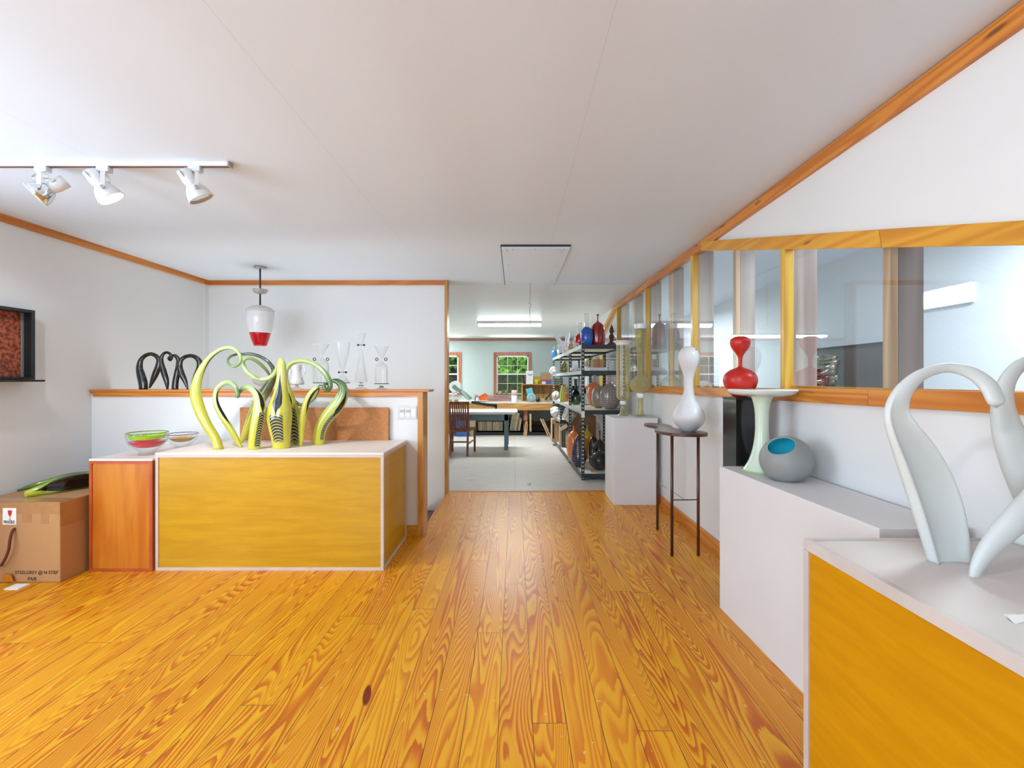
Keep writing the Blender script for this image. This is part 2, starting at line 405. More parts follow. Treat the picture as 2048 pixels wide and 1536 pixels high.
def struct(name, mb, mat, **k):
    o = mb.build(name, mat, origin=(0, 0, 0) if 'origin' not in k else k.pop('origin'), **k); o['kind'] = 'structure'; return o
def crom(pts, n):
    """Catmull-Rom through tuples"""
    out = []; m = len(pts)
    for i in range(m-1):
        p0 = pts[max(i-1, 0)]; p1 = pts[i]; p2 = pts[i+1]; p3 = pts[min(i+2, m-1)]
        for k in range(n):
            t = k/n
            out.append(tuple(.5*((2*b)+(c-a)*t+(2*a-5*b+4*c-d)*t*t+(3*b-a-3*c+d)*t**3) for a, b, c, d in zip(p0, p1, p2, p3)))
    out.append(tuple(pts[-1])); return out
def horn(name, pts, mat, label, cat='glass sculpture', group=None, flat=.75, seg=20, n=7, twist=0., groove=None, base_z=None, parent=None, solid_end=True, wob=0.):
    """a swept horn. pts: (px, py, Y, half width in px[, groove -1..1]); cut flat where it stands at base_z"""
    rows = [(p+((-1.,) if len(p) < 5 else ())) for p in pts]
    rs = crom(rows, n)
    C = [P(r[0], r[1], r[2]) for r in rs]; R = [max(.0012, r[3]*r[2]/F) for r in rs]
    G = [max(-1, min(.85, r[4])) for r in rs]
    nn = len(C); cum = [0.]
    for i in range(1, nn): cum.append(cum[-1]+(C[i]-C[i-1]).length)
    mb = MB(); uv = []; vs = []; fs = []
    yax = Vector((0, 1, 0)); pn = None
    for i, c in enumerate(C):
        t = (C[min(i+1, nn-1)]-C[max(i-1, 0)]).normalized()
        nrm = yax.cross(t)
        if nrm.length < .2 and pn is not None: nrm = pn
        nrm = (nrm-t*nrm.dot(t)).normalized()
        if pn is not None and nrm.dot(pn) < -.3: nrm = -nrm
        pn = nrm; b = t.cross(nrm)
        if b.y < 0: b = -b
        tw = twist(cum[i]/cum[-1]) if callable(twist) else twist
        n2 = nrm*math.cos(tw)+b*math.sin(tw); b2 = b*math.cos(tw)-nrm*math.sin(tw)
        g = G[i]
        for k in range(seg+1):
            th = 2*PI*k/seg; sx_, sy_ = math.cos(th), math.sin(th)
            if sy_ < 0 and g > -1:
                rimb = math.exp(-((abs(sx_)-.82)/.15)**2)*min(1., 2.5*abs(sy_))
                sco = max(0., 1-(sx_/.64)**2)
                gg = max(0., g); cv = (1-gg/.6) if gg < .6 else 0.
                if g <= 0: cv = 1.
                yv = flat*((1-cv)*(gg*.8*sco-.42*rimb)+cv*sy_*(1. if g <= 0 else 1.))
            else: yv = sy_*flat
            p = c+n2*(R[i]*sx_)+b2*(R[i]*yv)
            vs.append(p); uv.append((cum[i]/cum[-1], k/seg))
    W = seg+1
    for i in range(nn-1):
        for k in range(seg): fs.append((i*W+k, i*W+k+1, (i+1)*W+k+1, (i+1)*W+k))
    fs.append(tuple(range(seg))[::-1])
    e = len(vs); tip = C[-1]+(C[-1]-C[-2]).normalized()*R[-1]*.6; vs.append(tip); uv.append((1., .5))
    for k in range(seg): fs.append(((nn-1)*W+k, (nn-1)*W+k+1, e))
    if base_z is not None:
        for i in range(len(vs)):
            if vs[i].z < base_z+.001 or i < W: vs[i] = Vector((vs[i].x, vs[i].y, base_z)) if (i < W or vs[i].z < base_z) else vs[i]
    mb.add(vs, fs); mb.uv = uv
    o = mb.build(name, mat, parent=parent, smooth=True, fixn=True)
    # weld the seam by sharing normals is not needed at this size
    if label: tag(o, label, cat, group)
    return o
def prof_px(Y, base_py, rows):
    """rows: (py, half width px) from bottom up -> [(r, z above base)]"""
    return [(max(.0008, hw*Y/F), (base_py-py)*Y/F) for py, hw in rows]
def smoothprof(prof, n=4): return [(max(.0006, r), z) for r, z in crom(prof, n)]
def vessel(name, label, cat, cx, Y, base_z, rows, mat, group=None, seg=32, n=4, rib=0, amp=0., parts=None, lean=None, sx=1., sy=1., open_top=False):
    """lathe-turned vessel from a pixel profile; parts: list of (part name, rows, material) standing on the same axis"""
    bp = V0+(HC-base_z)*F/Y
    loc = Vector((WX(cx, Y), Y, base_z))
    if parts is None:
        pr = smoothprof(prof_px(Y, bp, rows), n); d = -pr[0][1]
        mb = MB().lathe([(r, z+d) for r, z in pr], loc, seg, rib=rib, amp=amp, cap=not open_top, sx=sx, sy=sy)
        return tag(mb.build(name, mat, smooth=True, origin=loc), label, cat, group)
    d = (max([rows[0][0]]+[p_[1][0][0] for p_ in parts])-bp)*Y/F
    root = thing(name, label, cat, loc, group)
    pr = smoothprof(prof_px(Y, bp, rows), n)
    MB().lathe([(r, z+d) for r, z in pr], loc, seg, rib=rib, amp=amp, cap=not open_top, sx=sx, sy=sy).build(parts[0][0] if rows is None else 'body', mat, root, smooth=True)
    for pn, rw, m in parts:
        pr = smoothprof(prof_px(Y, bp, rw), n)
        MB().lathe([(r, z+d) for r, z in pr], loc, seg, sx=sx, sy=sy).build(pn, m, root, smooth=True)
    return root
def text_mesh(name, txt, mat, parent, size, mtx, shear=0., bold=0.):
    cu = bpy.data.curves.new(name, 'FONT'); cu.body = txt; cu.size = size; cu.shear = shear; cu.offset = bold; cu.extrude = .0004
    tmp = bpy.data.objects.new('tmp_text', cu); COL.objects.link(tmp)
    bpy.context.view_layer.update()
    me = bpy.data.meshes.new_from_object(tmp.evaluated_get(bpy.context.evaluated_depsgraph_get()))
    bpy.data.objects.remove(tmp)
    off = wloc(parent)
    me.transform(Matrix.Translation(-off) @ mtx); me.materials.clear(); me.materials.append(mat); me.name = name
    o = bpy.data.objects.new(name, me); COL.objects.link(o); o.parent = parent; return o

# ================================================================== THE SETTING
XL, XR, ZC = -3.48, 1.515, 2.41
YB, YF = 5.10, 11.9           # back wall of the gallery, far wall of the workshop
YR = -2.4                     # wall behind the camera
# floors
mb = MB(); mb.prism([(XL-.1, YR), (XR+.05, YR), (XR+.05, 5.2), (-.765, 5.2), (-.765, 3.85), (XL-.1, 3.85)], 'Z', -.06, 0.)
struct('floor', mb, M['floor'])
struct('floor_workshop', MB().box(-6.2, XR+.05, 5.2, YF+.1, -.06, -.004), M['vinyl'])
struct('trim_1', MB().box(-.80, 1.03, 5.17, 5.235, -.004, .004), M['trimX'])          # threshold strip
struct('trim_2', MB().box(-.785, -.765, 3.86, 5.08, -.05, .003), M['trimY'])           # nosing over the stairs
st = MB()
for i in range(4): st.box(-.785-.27*(i+1), -.785-.27*i+(.03 if i else .022), 3.86, 5.09, -.19*(i+1)-.04, -.19*(i+1)); st.box(-.79-.27*i, -.775-.27*i, 3.86, 5.09, -.19*(i+1), -.19*i-.06 if i == 0 else -.19*i)
tag(st.build('stairs', M['stair'], origin=(0, 0, 0)), 'dark wooden steps going down behind the half wall', 'stairs')
struct('floor_stairwell', MB().box(XL, -.76, 3.85, 5.1, -1.2, -1.15), M['stair'])
# ceilings
struct('ceiling', MB().box(XL-.1, XR+.3, YR-.1, 5.33, ZC, ZC+.06), M['ceil'])
mb = MB(); mb.prism([(5.33, ZC), (YF+.1, ZC-.03), (YF+.1, ZC+.06), (5.33, ZC+.06)], 'X', -6.2, XR+.3); struct('ceiling_workshop', mb, M['ceil_far'])
# walls
WY0, WY1 = .1, 2.1  # left window opening, added out of view for the fill lamp
struct('wall_left', MB().box(XL-.12, XL, WY1, YB+.1, -1.2, ZC).box(XL-.12, XL, YR, WY0, 0, ZC).box(XL-.12, XL, WY0, WY1, 0, .6).box(XL-.12, XL, WY0, WY1, 2.2, ZC), M['wall'])
struct('wall_back', MB().box(XL, -.793, YB, YB+.12, -1.2, ZC), M['wall'])
struct('wall_stairwell', MB().box(-.755, -.66, 3.86, 5.2, -1.2, -.06), M['wall'])
struct('wall_half', MB().box(XL, -.797, 3.70, 3.85, -1.2, 1.17), M['wall'])
# wall behind the camera with a big window
mb = MB(); mb.box(XL, XR, YR-.12, YR, 0, .55); mb.box(XL, XR, YR-.12, YR, 2.2, ZC)
for a, b in ((XL, -3.15), (-1.15, XR)): mb.box(a, b, YR-.12, YR, .55, 2.2)
struct('wall_rear', mb, M['wall'])
# workshop far wall with two windows
WZ0, WZ1 = .90, 1.925
op = [(-2.40, -1.494), (-.489, .357)]
mb = MB(); mb.box(-6.2, XR+.1, YF, YF+.14, 0, WZ0); mb.box(-6.2, XR+.1, YF, YF+.14, WZ1, ZC)
xs = [-6.2]+[v for o_ in op for v in o_]+[XR+.1]
for a, b in zip(xs[::2], xs[1::2]): mb.box(a, b, YF, YF+.14, WZ0, WZ1)
struct('wall_far', mb, M['wall_far'])
struct('wall_workshop_left', MB().box(-6.3, -6.2, 5.2, YF+.1, 0, ZC), M['wall_far'])
struct('wall_workshop_near', MB().box(-6.2, XL, YB, YB+.12, 0, ZC), M['wall_far'])
# ------- the long right wall: solid below the sill, glazed above, closed over the two slanting rails
def sillz(Y): return 1.27-.0123*Y
def railz(Y):   # underside of the slanting rails / ceiling rail
    if Y < 3.6: return 2.318-.278*(3.6-Y)
    if Y < 6.75: return 2.336
    return 2.336-.27*(Y-6.75)
YE = 9.6
mb = MB(); mb.prism([(YR, 0), (YF, 0), (YF, sillz(YE)-.03), (YR, sillz(YR)-.03)], 'X', XR, XR+.11); struct('wall_right', mb, M['wall'])
mb = MB(); mb.prism([(YR, railz(.2)+.03), (.2, railz(.2)+.03), (3.6, 2.35), (3.6, ZC), (YR, ZC)], 'X', XR, XR+.1); struct('wall_right_gable_near', mb, M['wall'])
mb = MB(); mb.prism([(6.75, 2.36), (YE, railz(YE)+.03), (YE, .9), (YF, .9), (YF, ZC), (6.75, ZC)], 'X', XR, XR+.1); struct('wall_right_gable_far', mb, M['wall'])
mb = MB(); mb.prism([(YR, .9), (.2, .9), (.2, railz(.2)+.06), (YR, railz(.2)+.06)], 'X', XR, XR+.1); struct('wall_right_near', mb, M['wall'])
TX0 = 1.492
def rail(name, pts, mat, x0=TX0, x1=XR+.02):
    mb = MB(); mb.prism(pts, 'X', x0, x1); return struct(name, mb, mat, bevel=.002)
rail('trim_3', [(YR, 2.336), (6.9, 2.336), (6.9, 2.405), (YR, 2.405)], M['trimY'])
rail('trim_4', [(1.83, 1.826), (3.6, 2.318), (3.6, 2.395), (1.845, 1.905)], M['goldY'], TX0-.004)
rail('trim_5', [(.2, railz(.2)), (1.826, 1.825), (1.841, 1.904), (.2, 1.44)], M['goldY'], TX0-.004)
rail('trim_6', [(6.72, 2.345), (YE, railz(YE)), (YE, railz(YE)+.07), (6.9, 2.37)], M['goldY'], TX0-.004)
rail('trim_7', [(1.9, sillz(1.9)-.068), (YE, sillz(YE)-.062), (YE, sillz(YE)), (1.9, sillz(1.9))], M['trimY'], TX0-.004)
rail('trim_8', [(YR, sillz(YR)-.066), (1.897, sillz(1.897)-.068), (1.897, sillz(1.897)), (YR, sillz(YR))], M['trimY'], TX0-.004)
studs = [1.22, 2.515, 3.81, 5.17, 6.62, 8.0]
for i, y in enumerate(studs):
    struct(f'trim_{9+i}', MB().box(TX0+.003, XR+.03, y-.022, y+.022, sillz(y)-.01, railz(y)+.01), M['goldZ'], bevel=.002)
ys = [.2]+studs+[YE]
for i, (a, b) in enumerate(zip(ys, ys[1:])):
    mb = MB(); kn = [a+.02]+[k for k in (3.6, 6.75) if a < k < b]+[b-.02]
    poly = [(a+.02, sillz(a)-.01), (b-.02, sillz(b)-.01)]+[(k, railz(k)+.012) for k in reversed(kn)]
    mb.prism(poly, 'X', XR+.012, XR+.018)
    w = struct(f'window_{i+1}', MB().box(XR+.02, XR+.03, a+.02, b-.02, sillz((a+b)/2)-.005, sillz((a+b)/2)+.008), M['goldY'])
    mb.build('glass_pane', M['pane'], w)
M['mauve'] = wood('shaded_stud_boards', (146, 126, 120), (176, 156, 148), 'Z', freq=3., coat=0., knots=False)  # stud wood with its shade mixed into the colour
for i, y in enumerate((1.87, 3.17, 4.5, 5.9)):
    struct(f'trim_{20+i}', MB().box(XR+.03, XR+.06, y-.02, y+.02, sillz(y)-.1, railz(y)+.05), M['rawZ'])
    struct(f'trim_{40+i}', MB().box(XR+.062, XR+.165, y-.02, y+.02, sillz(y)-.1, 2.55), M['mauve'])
for i, y in enumerate(studs):
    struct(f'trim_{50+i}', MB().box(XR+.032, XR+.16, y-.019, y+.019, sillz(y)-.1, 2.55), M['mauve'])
struct('baseboard_right', MB().box(XR-.018, XR, 2.2, 5.5, 0, .092), M['trimY'], bevel=.003)
# wood trim in the gallery
struct('trim_30', MB().box(XL, XL+.02, YR, YB, ZC-.052, ZC), M['trimY'], bevel=.002)
struct('trim_31', MB().box(XL, -.793, YB-.02, YB, ZC-.052, ZC), M['trimX'], bevel=.002)
struct('trim_32', MB().box(-.793, -.765, YB-.03, YB+.125, -.004, ZC), M['oakZ'], bevel=.002)
struct('trim_33', MB().box(XL, XL+.006, YB-.075, YB-.002, -.6, ZC-.052), M['wall'])
struct('trim_34', MB().box(XL, -.70, 3.675, 3.885, 1.188, 1.208), M['trimX'], bevel=.004)     # ledge cap
struct('trim_35', MB().box(XL+.02, -.797, 3.684, 3.70, 1.15, 1.188), M['trimX'], bevel=.002)    # apron
struct('trim_36', MB().box(-.797, -.752, 3.682, 3.866, 0, 1.188), M['oakZ'], bevel=.002)       # end post
struct('baseboard_half', MB().box(-.90, -.797, 3.684, 3.70, 0, .095), M['goldY'], bevel=.002)
struct('trim_37', MB().box(-6.2, XR, YF-.02, YF, 2.315, 2.37), M['cedarX'])                     # workshop crown
struct('baseboard_far', MB().box(-6.2, XR, YF-.016, YF, 0, .2), M['cedarX'])
# workshop windows (casing, sash, bars, pane)
for i, (a, b) in enumerate(op):
    w = struct(f'window_{20+i}', MB().box(a-.075, a, YF-.025, YF, WZ0-.02, WZ1+.085).box(b, b+.075, YF-.025, YF, WZ0-.02, WZ1+.085).box(a, b, YF-.025, YF, WZ1, WZ1+.085), M['cedarZ'], bevel=.003)
    fr = MB(); y0, y1 = YF+.0, YF+.05
    fr.box(a, a+.035, y0, y1, WZ0, WZ1).box(b-.035, b, y0, y1, WZ0, WZ1).box(a, b, y0, y1, WZ1-.035, WZ1).box(a, b, y0, y1, WZ0, WZ0+.03)
    zm = (WZ0+WZ1)/2+.02; fr.box(a, b, y0-.004, y1, zm-.018, zm+.018)
    fr.build('window_frame', M['white'], w)
    br = MB()
    for k in (1, 2):
        x = a+.035+(b-a-.07)*k/3; br.box(x-.005, x+.005, YF+.03, YF+.045, WZ0, WZ1)
    for z in ((WZ0+.03+zm)/2, (zm+WZ1-.035)/2): br.box(a, b, YF+.03, YF+.045, z-.005, z+.005)
    br.build('glazing_bars', M['white'], w)
    MB().box(a+.02, b-.02, YF+.05, YF+.055, WZ0+.01, WZ1-.01).build('glass_pane', M['pane'], w)
    MB().box(a+.02, b-.02, YF+.065, YF+.067, WZ0+.01, zm).build('insect_screen', M['screen'], w)
    MB().box(a-.02, b+.02, YF-.05, YF+.02, WZ0-.025, WZ0).build('window_sill', M['cedarX'], w)
# room behind the glass
struct('floor_annex', MB().box(XR+.1, 5.2, -3., 12, -.06, -.01), M['vinyl'])
mb = MB(); mb.prism([(XR+.1, 2.62), (5.2, 2.3), (5.2, 2.36), (XR+.1, 2.7)], 'Y', -3., 12.); struct('ceiling_annex', mb, M['ceil'])
def sheath_mat():
    t = NT('white_sheathing'); o, x, y, z = t.sep()
    w = t.math('SINE', t.math('MULTIPLY', t.math('SUBTRACT', t.math('MULTIPLY', y, .6), z), 130.))
    n = t.noise(o, 4., 3.)
    col = t.mix(t.math('MULTIPLY', t.smooth(w, .8, 1.), t.math('MULTIPLY', n, .2)), lin((214, 216, 222)), lin((240, 242, 246)))
    return t.surf(t.bsdf(col, .5))
M['sheath'] = sheath_mat()
struct('wall_annex_upper', MB().box(3.2, 3.3, -3., 12, 1.62, 2.5), M['sheath'])
struct('wall_annex_lower', MB().box(3.24, 3.3, -3., 12, 0, 1.62), pm('grey_membrane', (96, 94, 96), .6, var=.08))
struct('wall_annex_white', MB().box(3.19, 3.24, 5.1, 12, 0, 1.62), M['sheath'])
struct('wall_annex_pale', MB().box(3.19, 3.24, -3, 3.6, 0, 1.62), M['sheath'])
struct('wall_annex_end', MB().box(XR+.1, 5.2, 11.9, 12, 0, 2.7), M['sheath'])
struct('wall_annex_rear', MB().box(XR+.1, 5.2, -3., -2.9, 0, 2.7), M['sheath'])

# ================================================================== DISPLAY BOXES
def crate(name, label, x0, x1, y0, y1, z1, panel, edge, top, es=.018, side_panel=None, lip=.0):
    r = thing(name, label, 'display box', ((x0+x1)/2, (y0+y1)/2, 0))
    MB().box(x0+.006, x1-.006, y0+.006, y1-.006, .004, z1-.014).build('panel', panel, r)
    f = MB()
    for x in (x0, x1-es):
        for y in (y0, y1-es): f.box(x, x+es, y, y+es, 0, z1-.012)
    for x in (x0, x1-es): f.box(x, x+es, y0+es, y1-es, 0, es).box(x, x+es, y0+es, y1-es, z1-.012-es, z1-.012)
    for y in (y0, y1-es): f.box(x0+es, x1-es, y, y+es, 0, es).box(x0+es, x1-es, y, y+es, z1-.012-es, z1-.012)
    f.build('edge_frame', edge, r)
    MB().box(x0, x1, y0, y1, z1-.012, z1).build('top_panel', top, r)
    return r
BZ = .795
crate('display_box', 'long low amber plywood display box with cream top under the green glass horns', -2.431, -.888, 3.039, 3.68, BZ, M['ply'], M['palewood'], M['creamtop'], .02)
crate('display_box', 'narrow orange plywood display box with red brown edges, beside the cardboard carton', -2.859, -2.437, 3.02, 3.68, .756, M['ply_v'], M['redwood'], M['creamtop'], .018)
NB = thing('display_box', 'big amber plywood display box at the right carrying the white glass horns', 'display box', (1.19, .6, 0))
x0, x1, y0, y1, z1 = .886, 1.488, -.17, 1.382, .80
MB().box(x0+.004, x1-.004, y0+.004, y1-.004, .004, z1-.02).build('panel', M['ply_near'], NB)
f = MB()
for y in (y0, y1-.022): f.box(x0, x0+.02, y, y+.022, 0, z1-.03)
f.box(x0, x0+.02, y0+.023, y1-.023, 0, .03).box(x0, x0+.018, y0, y1-.015, z1-.029, z1+.003).box(x0, x1, y1-.014, y1, z1-.029, z1+.003)
f.build('edge_frame', pm('pale_grey_edge', (196, 186, 180), .5, var=.06), NB)
MB().box(x0+.014, x1-.002, y0, y1-.014, z1-.02, z1).build('top_panel', M['greytop'], NB)
tag(MB().box(1.018, 1.044, .93, .938, z1, z1+.001).add([(1.0,.9,z1+.0005),(1.05,.915,z1+.001),(1.06,.93,z1+.006),(1.01,.925,z1+.004)], [(0,1,2,3)]).build('paper_scrap', M['paper']), 'torn white paper scrap lying on the big right display box', 'paper')
# white plinths
pl = MB(); pl.prism([(1.158, 2.546), (1.198, 1.48), (1.49, 1.48), (1.49, 2.546)], 'Z', 0, .80)
tag(pl.build('plinth', M['plinth'], bevel=.002), 'long low white plinth against the right wall under the celadon stand', 'plinth')
tag(MB().box(1.018, 1.468, 4.625, 5.08, 0, .894).build('plinth', M['plinth'], bevel=.002), 'square white plinth carrying two amber vases, beside the steel shelving', 'plinth')
r = thing('pedestal', 'slim tall black pedestal behind the long white plinth under the red gourd vase', 'pedestal', (1.33, 2.64, 0))
MB().box(1.256, 1.404, 2.556, 2.72, 0, 1.176).build('column', M['blackgloss'], r, bevel=.002)
MB().box(1.254, 1.406, 2.554, 2.722, 1.176, 1.188).build('cap', M['dark'], r, bevel=.002)

# ================================================================== GREEN HORNS
RY = [(0., (194, 184, 40)), (.28, (190, 188, 66)), (.48, (184, 196, 100)), (.7, (164, 190, 120)), (.86, (92, 128, 74)), (1., (56, 84, 48))]
RY2 = [(0., (200, 190, 48)), (.3, (196, 194, 70)), (.52, (194, 208, 128)), (.75, (176, 200, 136)), (1., (76, 108, 54))]
GN = 'green glass horns on the long amber box'
g1 = sculpt_mat('green_case_plain', RY, v0=.02, slit=(.38, .99), slitw=.12, zeb=None)
g2 = sculpt_mat('green_case_leaf', RY2, v0=.93, slit=(.22, .75), slitw=.09, zeb=None)
g3 = sculpt_mat('green_case_dark', [(0., (200, 196, 50)), (.3, (190, 190, 60)), (.5, (90, 100, 70)), (.7, (58, 62, 48)), (1., (60, 66, 50))], v0=.45, slit=(.05, .6), slitw=.12, zeb=None)
g4 = sculpt_mat('green_case_zebra', RY2, v0=.76, slit=(.17, .40), slitw=.075, zeb=(.02, .19), zebw=.1, zf=330.)
g5 = sculpt_mat('green_case_bend', RY2, v0=.90, slit=(.42, .8), slitw=.07, zeb=(.02, .46), zebw=.09, zf=165.)
g9 = sculpt_mat('green_case_bold', RY, v0=.76, slit=(.22, .42), slitw=.08, zeb=(.0, .25), zebw=.13, zf=230.)
g8 = sculpt_mat('green_case_curve', RY, v0=.88, slit=(.42, .85), slitw=.06, zeb=(.05, .5), zebw=.055, zf=165.)
B = BZ
horn('glass_horn', [(437,897,3.20,9.5),(430,876,3.20,9),(413,848,3.20,9.8),(399,818,3.20,11),(391.5,790,3.21,11),(394,764,3.22,9),(402,741,3.22,7),(415,720,3.22,5.2),(432,704,3.22,4.3),(450,696,3.22,3.8),(466,697,3.21,3.5),(477,706,3.20,3.4),(481.5,717,3.19,3.3),(477.5,727.5,3.18,3.2),(468,732.5,3.17,3),(459,729,3.18,2.8),(455.5,721,3.22,2.6),(461,713,3.25,2.5),(472,709,3.27,2.4),(483,707.5,3.29,2.2)], g1,
     'tall plain lime green horn at the left end, its tip looped in a curl', group=GN, base_z=B)
horn('glass_horn', [(482,895,3.28,2.5),(474,880,3.28,5),(461,858,3.27,6),(446,835,3.26,6.3),(434,812,3.26,5.8),(430.5,793,3.26,5.2),(435,777,3.26,5),(447,766.5,3.26,5),(460,765,3.25,5),(469.5,773,3.24,4.8),(474.5,785,3.23,4.6),(475.5,794,3.23,4.2)], g2,
     'left half of the green glass heart, thin curled leaf standing on its point', group=GN, base_z=B)
horn('glass_horn', [(481,887,3.52,3),(492,862,3.52,7),(505,832,3.52,10),(519,802,3.52,11),(534,778,3.52,10),(545,758,3.51,7),(547.5,741,3.50,4.5),(538,725,3.50,3.6),(522,714,3.50,3.2),(505,708.5,3.50,3.0),(490,708,3.50,2.8),(480,710,3.49,2.4)], g3,
     'dark lined green horn leaning behind the heart, its grey tip arching left', group=GN, base_z=B)
horn('glass_horn', [(508,898,3.20,11.5),(510,875,3.20,12),(514,850,3.20,12.5),(518.5,825,3.20,12.3),(519,805,3.21,11),(514,789,3.22,8.6),(504,778,3.23,6.6),(493,774,3.24,5.4),(484,778,3.26,4.2),(479,786,3.27,2.5)], g5,
     'right half of the green glass heart, broad striped horn bowing to the left', group=GN, base_z=B)
horn('glass_horn', [(563,896,3.25,16.5),(562,875,3.25,19),(560,852,3.25,22.5),(559,832,3.25,24.5),(560,812,3.25,22),(562,790,3.25,15.5),(563,765,3.25,11),(563.5,742,3.25,9),(563,727,3.25,7.5),(560,721,3.28,5),(555,735,3.34,4.2),(546,750,3.38,4.2),(534,757.5,3.38,4.2),(519,758.5,3.37,4.2),(504,752.5,3.36,4.4),(492,740,3.35,4.4),(486,727,3.35,4),(490,717.5,3.36,3.6),(502,717,3.38,3.4),(518,726,3.42,3.4),(533,741,3.46,3),(543,757,3.5,2)], g4,
     'broad central green horn with black opening and zebra front, tip looping left', group=GN, base_z=B)
horn('glass_horn', [(592,890,3.42,11),(591,868,3.42,12),(589,845,3.42,13),(586,822,3.42,12),(581,800,3.42,9),(575,778,3.42,7),(571,757,3.42,5.2),(572.5,740,3.42,4.6),(582,728,3.42,4.4),(597,722,3.41,4.4),(614,723,3.40,4.5),(632,730.5,3.38,4.8),(648,744,3.36,5.2),(658,760,3.34,5.4),(660,774,3.32,5.2),(654.5,780.5,3.30,4.8),(648.5,776,3.29,4.2),(650,768.5,3.30,3.2),(655,768,3.33,2.2)], g9,
     'boldly striped green horn behind the central one, arching far right to a tight curl', group=GN, base_z=B)
horn('glass_horn', [(601,893,3.32,2),(603,878,3.32,4.6),(604,856,3.32,6),(606.5,834,3.32,6.6),(610,814,3.32,6.6),(616,797,3.32,6.2),(625,783,3.32,5.4),(634,775.5,3.32,3.8),(637,776,3.34,2.6),(633,788,3.38,3),(624,800,3.42,3.4),(612,808,3.45,3.6),(599,809,3.47,4),(587,801,3.48,4.4),(577,787,3.49,4.2),(571,774,3.5,3)], g2,
     'slender pointed green leaf right of centre, folded back over itself', group=GN, base_z=B)
horn('glass_horn', [(638,889,3.43,11.8),(638,872,3.43,12),(643,852,3.43,12.5),(654,834,3.43,13.5),(668,818,3.43,14),(680,802,3.43,13),(686,786,3.43,10.5),(684.5,772,3.43,8.5),(677,764,3.43,6.5),(669,761.5,3.43,4.5),(664,762.5,3.43,3)], g8,
     'bent green horn at the right end, striped and leaning to the right', group=GN, base_z=B)
# two lying on the carton
gt = sculpt_mat('green_case_open', [(0., (196, 198, 50)), (.2, (150, 176, 50)), (.6, (128, 160, 50)), (1., (70, 100, 40))], v0=.73, slit=(.05, 1.2), slitw=.2, zeb=None, dark=(8, 8, 8))
gd = sculpt_mat('green_case_deep', [(0., (50, 90, 44)), (.3, (120, 150, 44)), (.6, (60, 92, 60)), (1., (30, 60, 50))], v0=.4, slit=None, zeb=(.3, .9), zebw=.2, zf=160.)
CT = .511
horn('glass_horn', [(51,988,2.97,6,-1),(60,986,2.99,7.5,-.6),(90,978.5,3.05,11,.2),(130,968,3.13,14.5,.35),(170,961,3.22,15.5,.3),(198,958,3.3,13,.1),(222,958,3.38,8,-.5)], gt,
     'lime green horn with a long black opening lying on the carton', group='green horns lying on the carton', flat=.8)
horn('glass_horn', [(36,981,3.13,2.6),(60,973.5,3.2,4.6),(105,963,3.29,8),(150,955,3.37,10.5),(195,952,3.44,9),(228,954,3.47,5)], gd,
     'dark green speckled horn lying behind the other on the carton', group='green horns lying on the carton')
# black horns on the ledge
LZ = 1.208
BG = 'black glass horns on the half wall'
YL = 3.77
horn('black_horn', [(287,777.5,YL,8),(286,765,YL,8.5),(282,750,YL,8),(279,735,YL,6.2),(282,720,YL,4.6),(291,711,YL,3.9),(302,708,YL,3.8),(312,712,YL,4.2),(318,721,YL,5),(316,735,YL,6),(310,750,YL,6),(304,764,YL,4),(299,776,YL,1.6)], M['blackhorn'],
     'leftmost black glass arch on the half wall, one foot broad and one pointed', group=BG, base_z=LZ)
horn('black_horn', [(335,777,YL,2),(333,762,YL,5),(328,745,YL,5.8),(323,728,YL,5),(323,715,YL,3.6),(328,707,YL,3),(335,705,YL,2.8),(341,709,YL,2.8),(343.5,715,YL,2.8),(340.5,720,YL,2.8),(337,716.5,YL-.02,2.4),(339.5,713,YL-.03,1.8)], M['blackhorn'],
     'black glass horn with a small curled tip, left half of the dark heart', group=BG, base_z=LZ)
horn('black_horn', [(350,777.5,YL,6.2),(351,764,YL,6),(354,748,YL,5.8),(357,733,YL,5.4),(357,721,YL,4.4),(352,712.5,YL,3.6),(345.5,710.5,YL+.02,2.6)], M['blackhorn'],
     'black glass horn bowing left, right half of the dark heart', group=BG, base_z=LZ)
horn('black_horn', [(375,777,YL-.03,1.6),(370,762,YL-.03,4.4),(363,747,YL-.03,6),(359.5,733,YL-.03,5.4),(362,721,YL-.03,4.2),(370,714,YL-.03,3.8),(381,711.5,YL-.03,3.8),(392,715,YL-.03,4.4),(399,724,YL-.03,5.4),(399,737,YL-.03,6.2),(394,751,YL-.03,6.6),(390,765,YL-.03,6.4),(388,777.5,YL-.03,6.6)], M['blackhorn'],
     'black glass arch nearest the green curl, pointed foot on its left', group=BG, base_z=LZ)
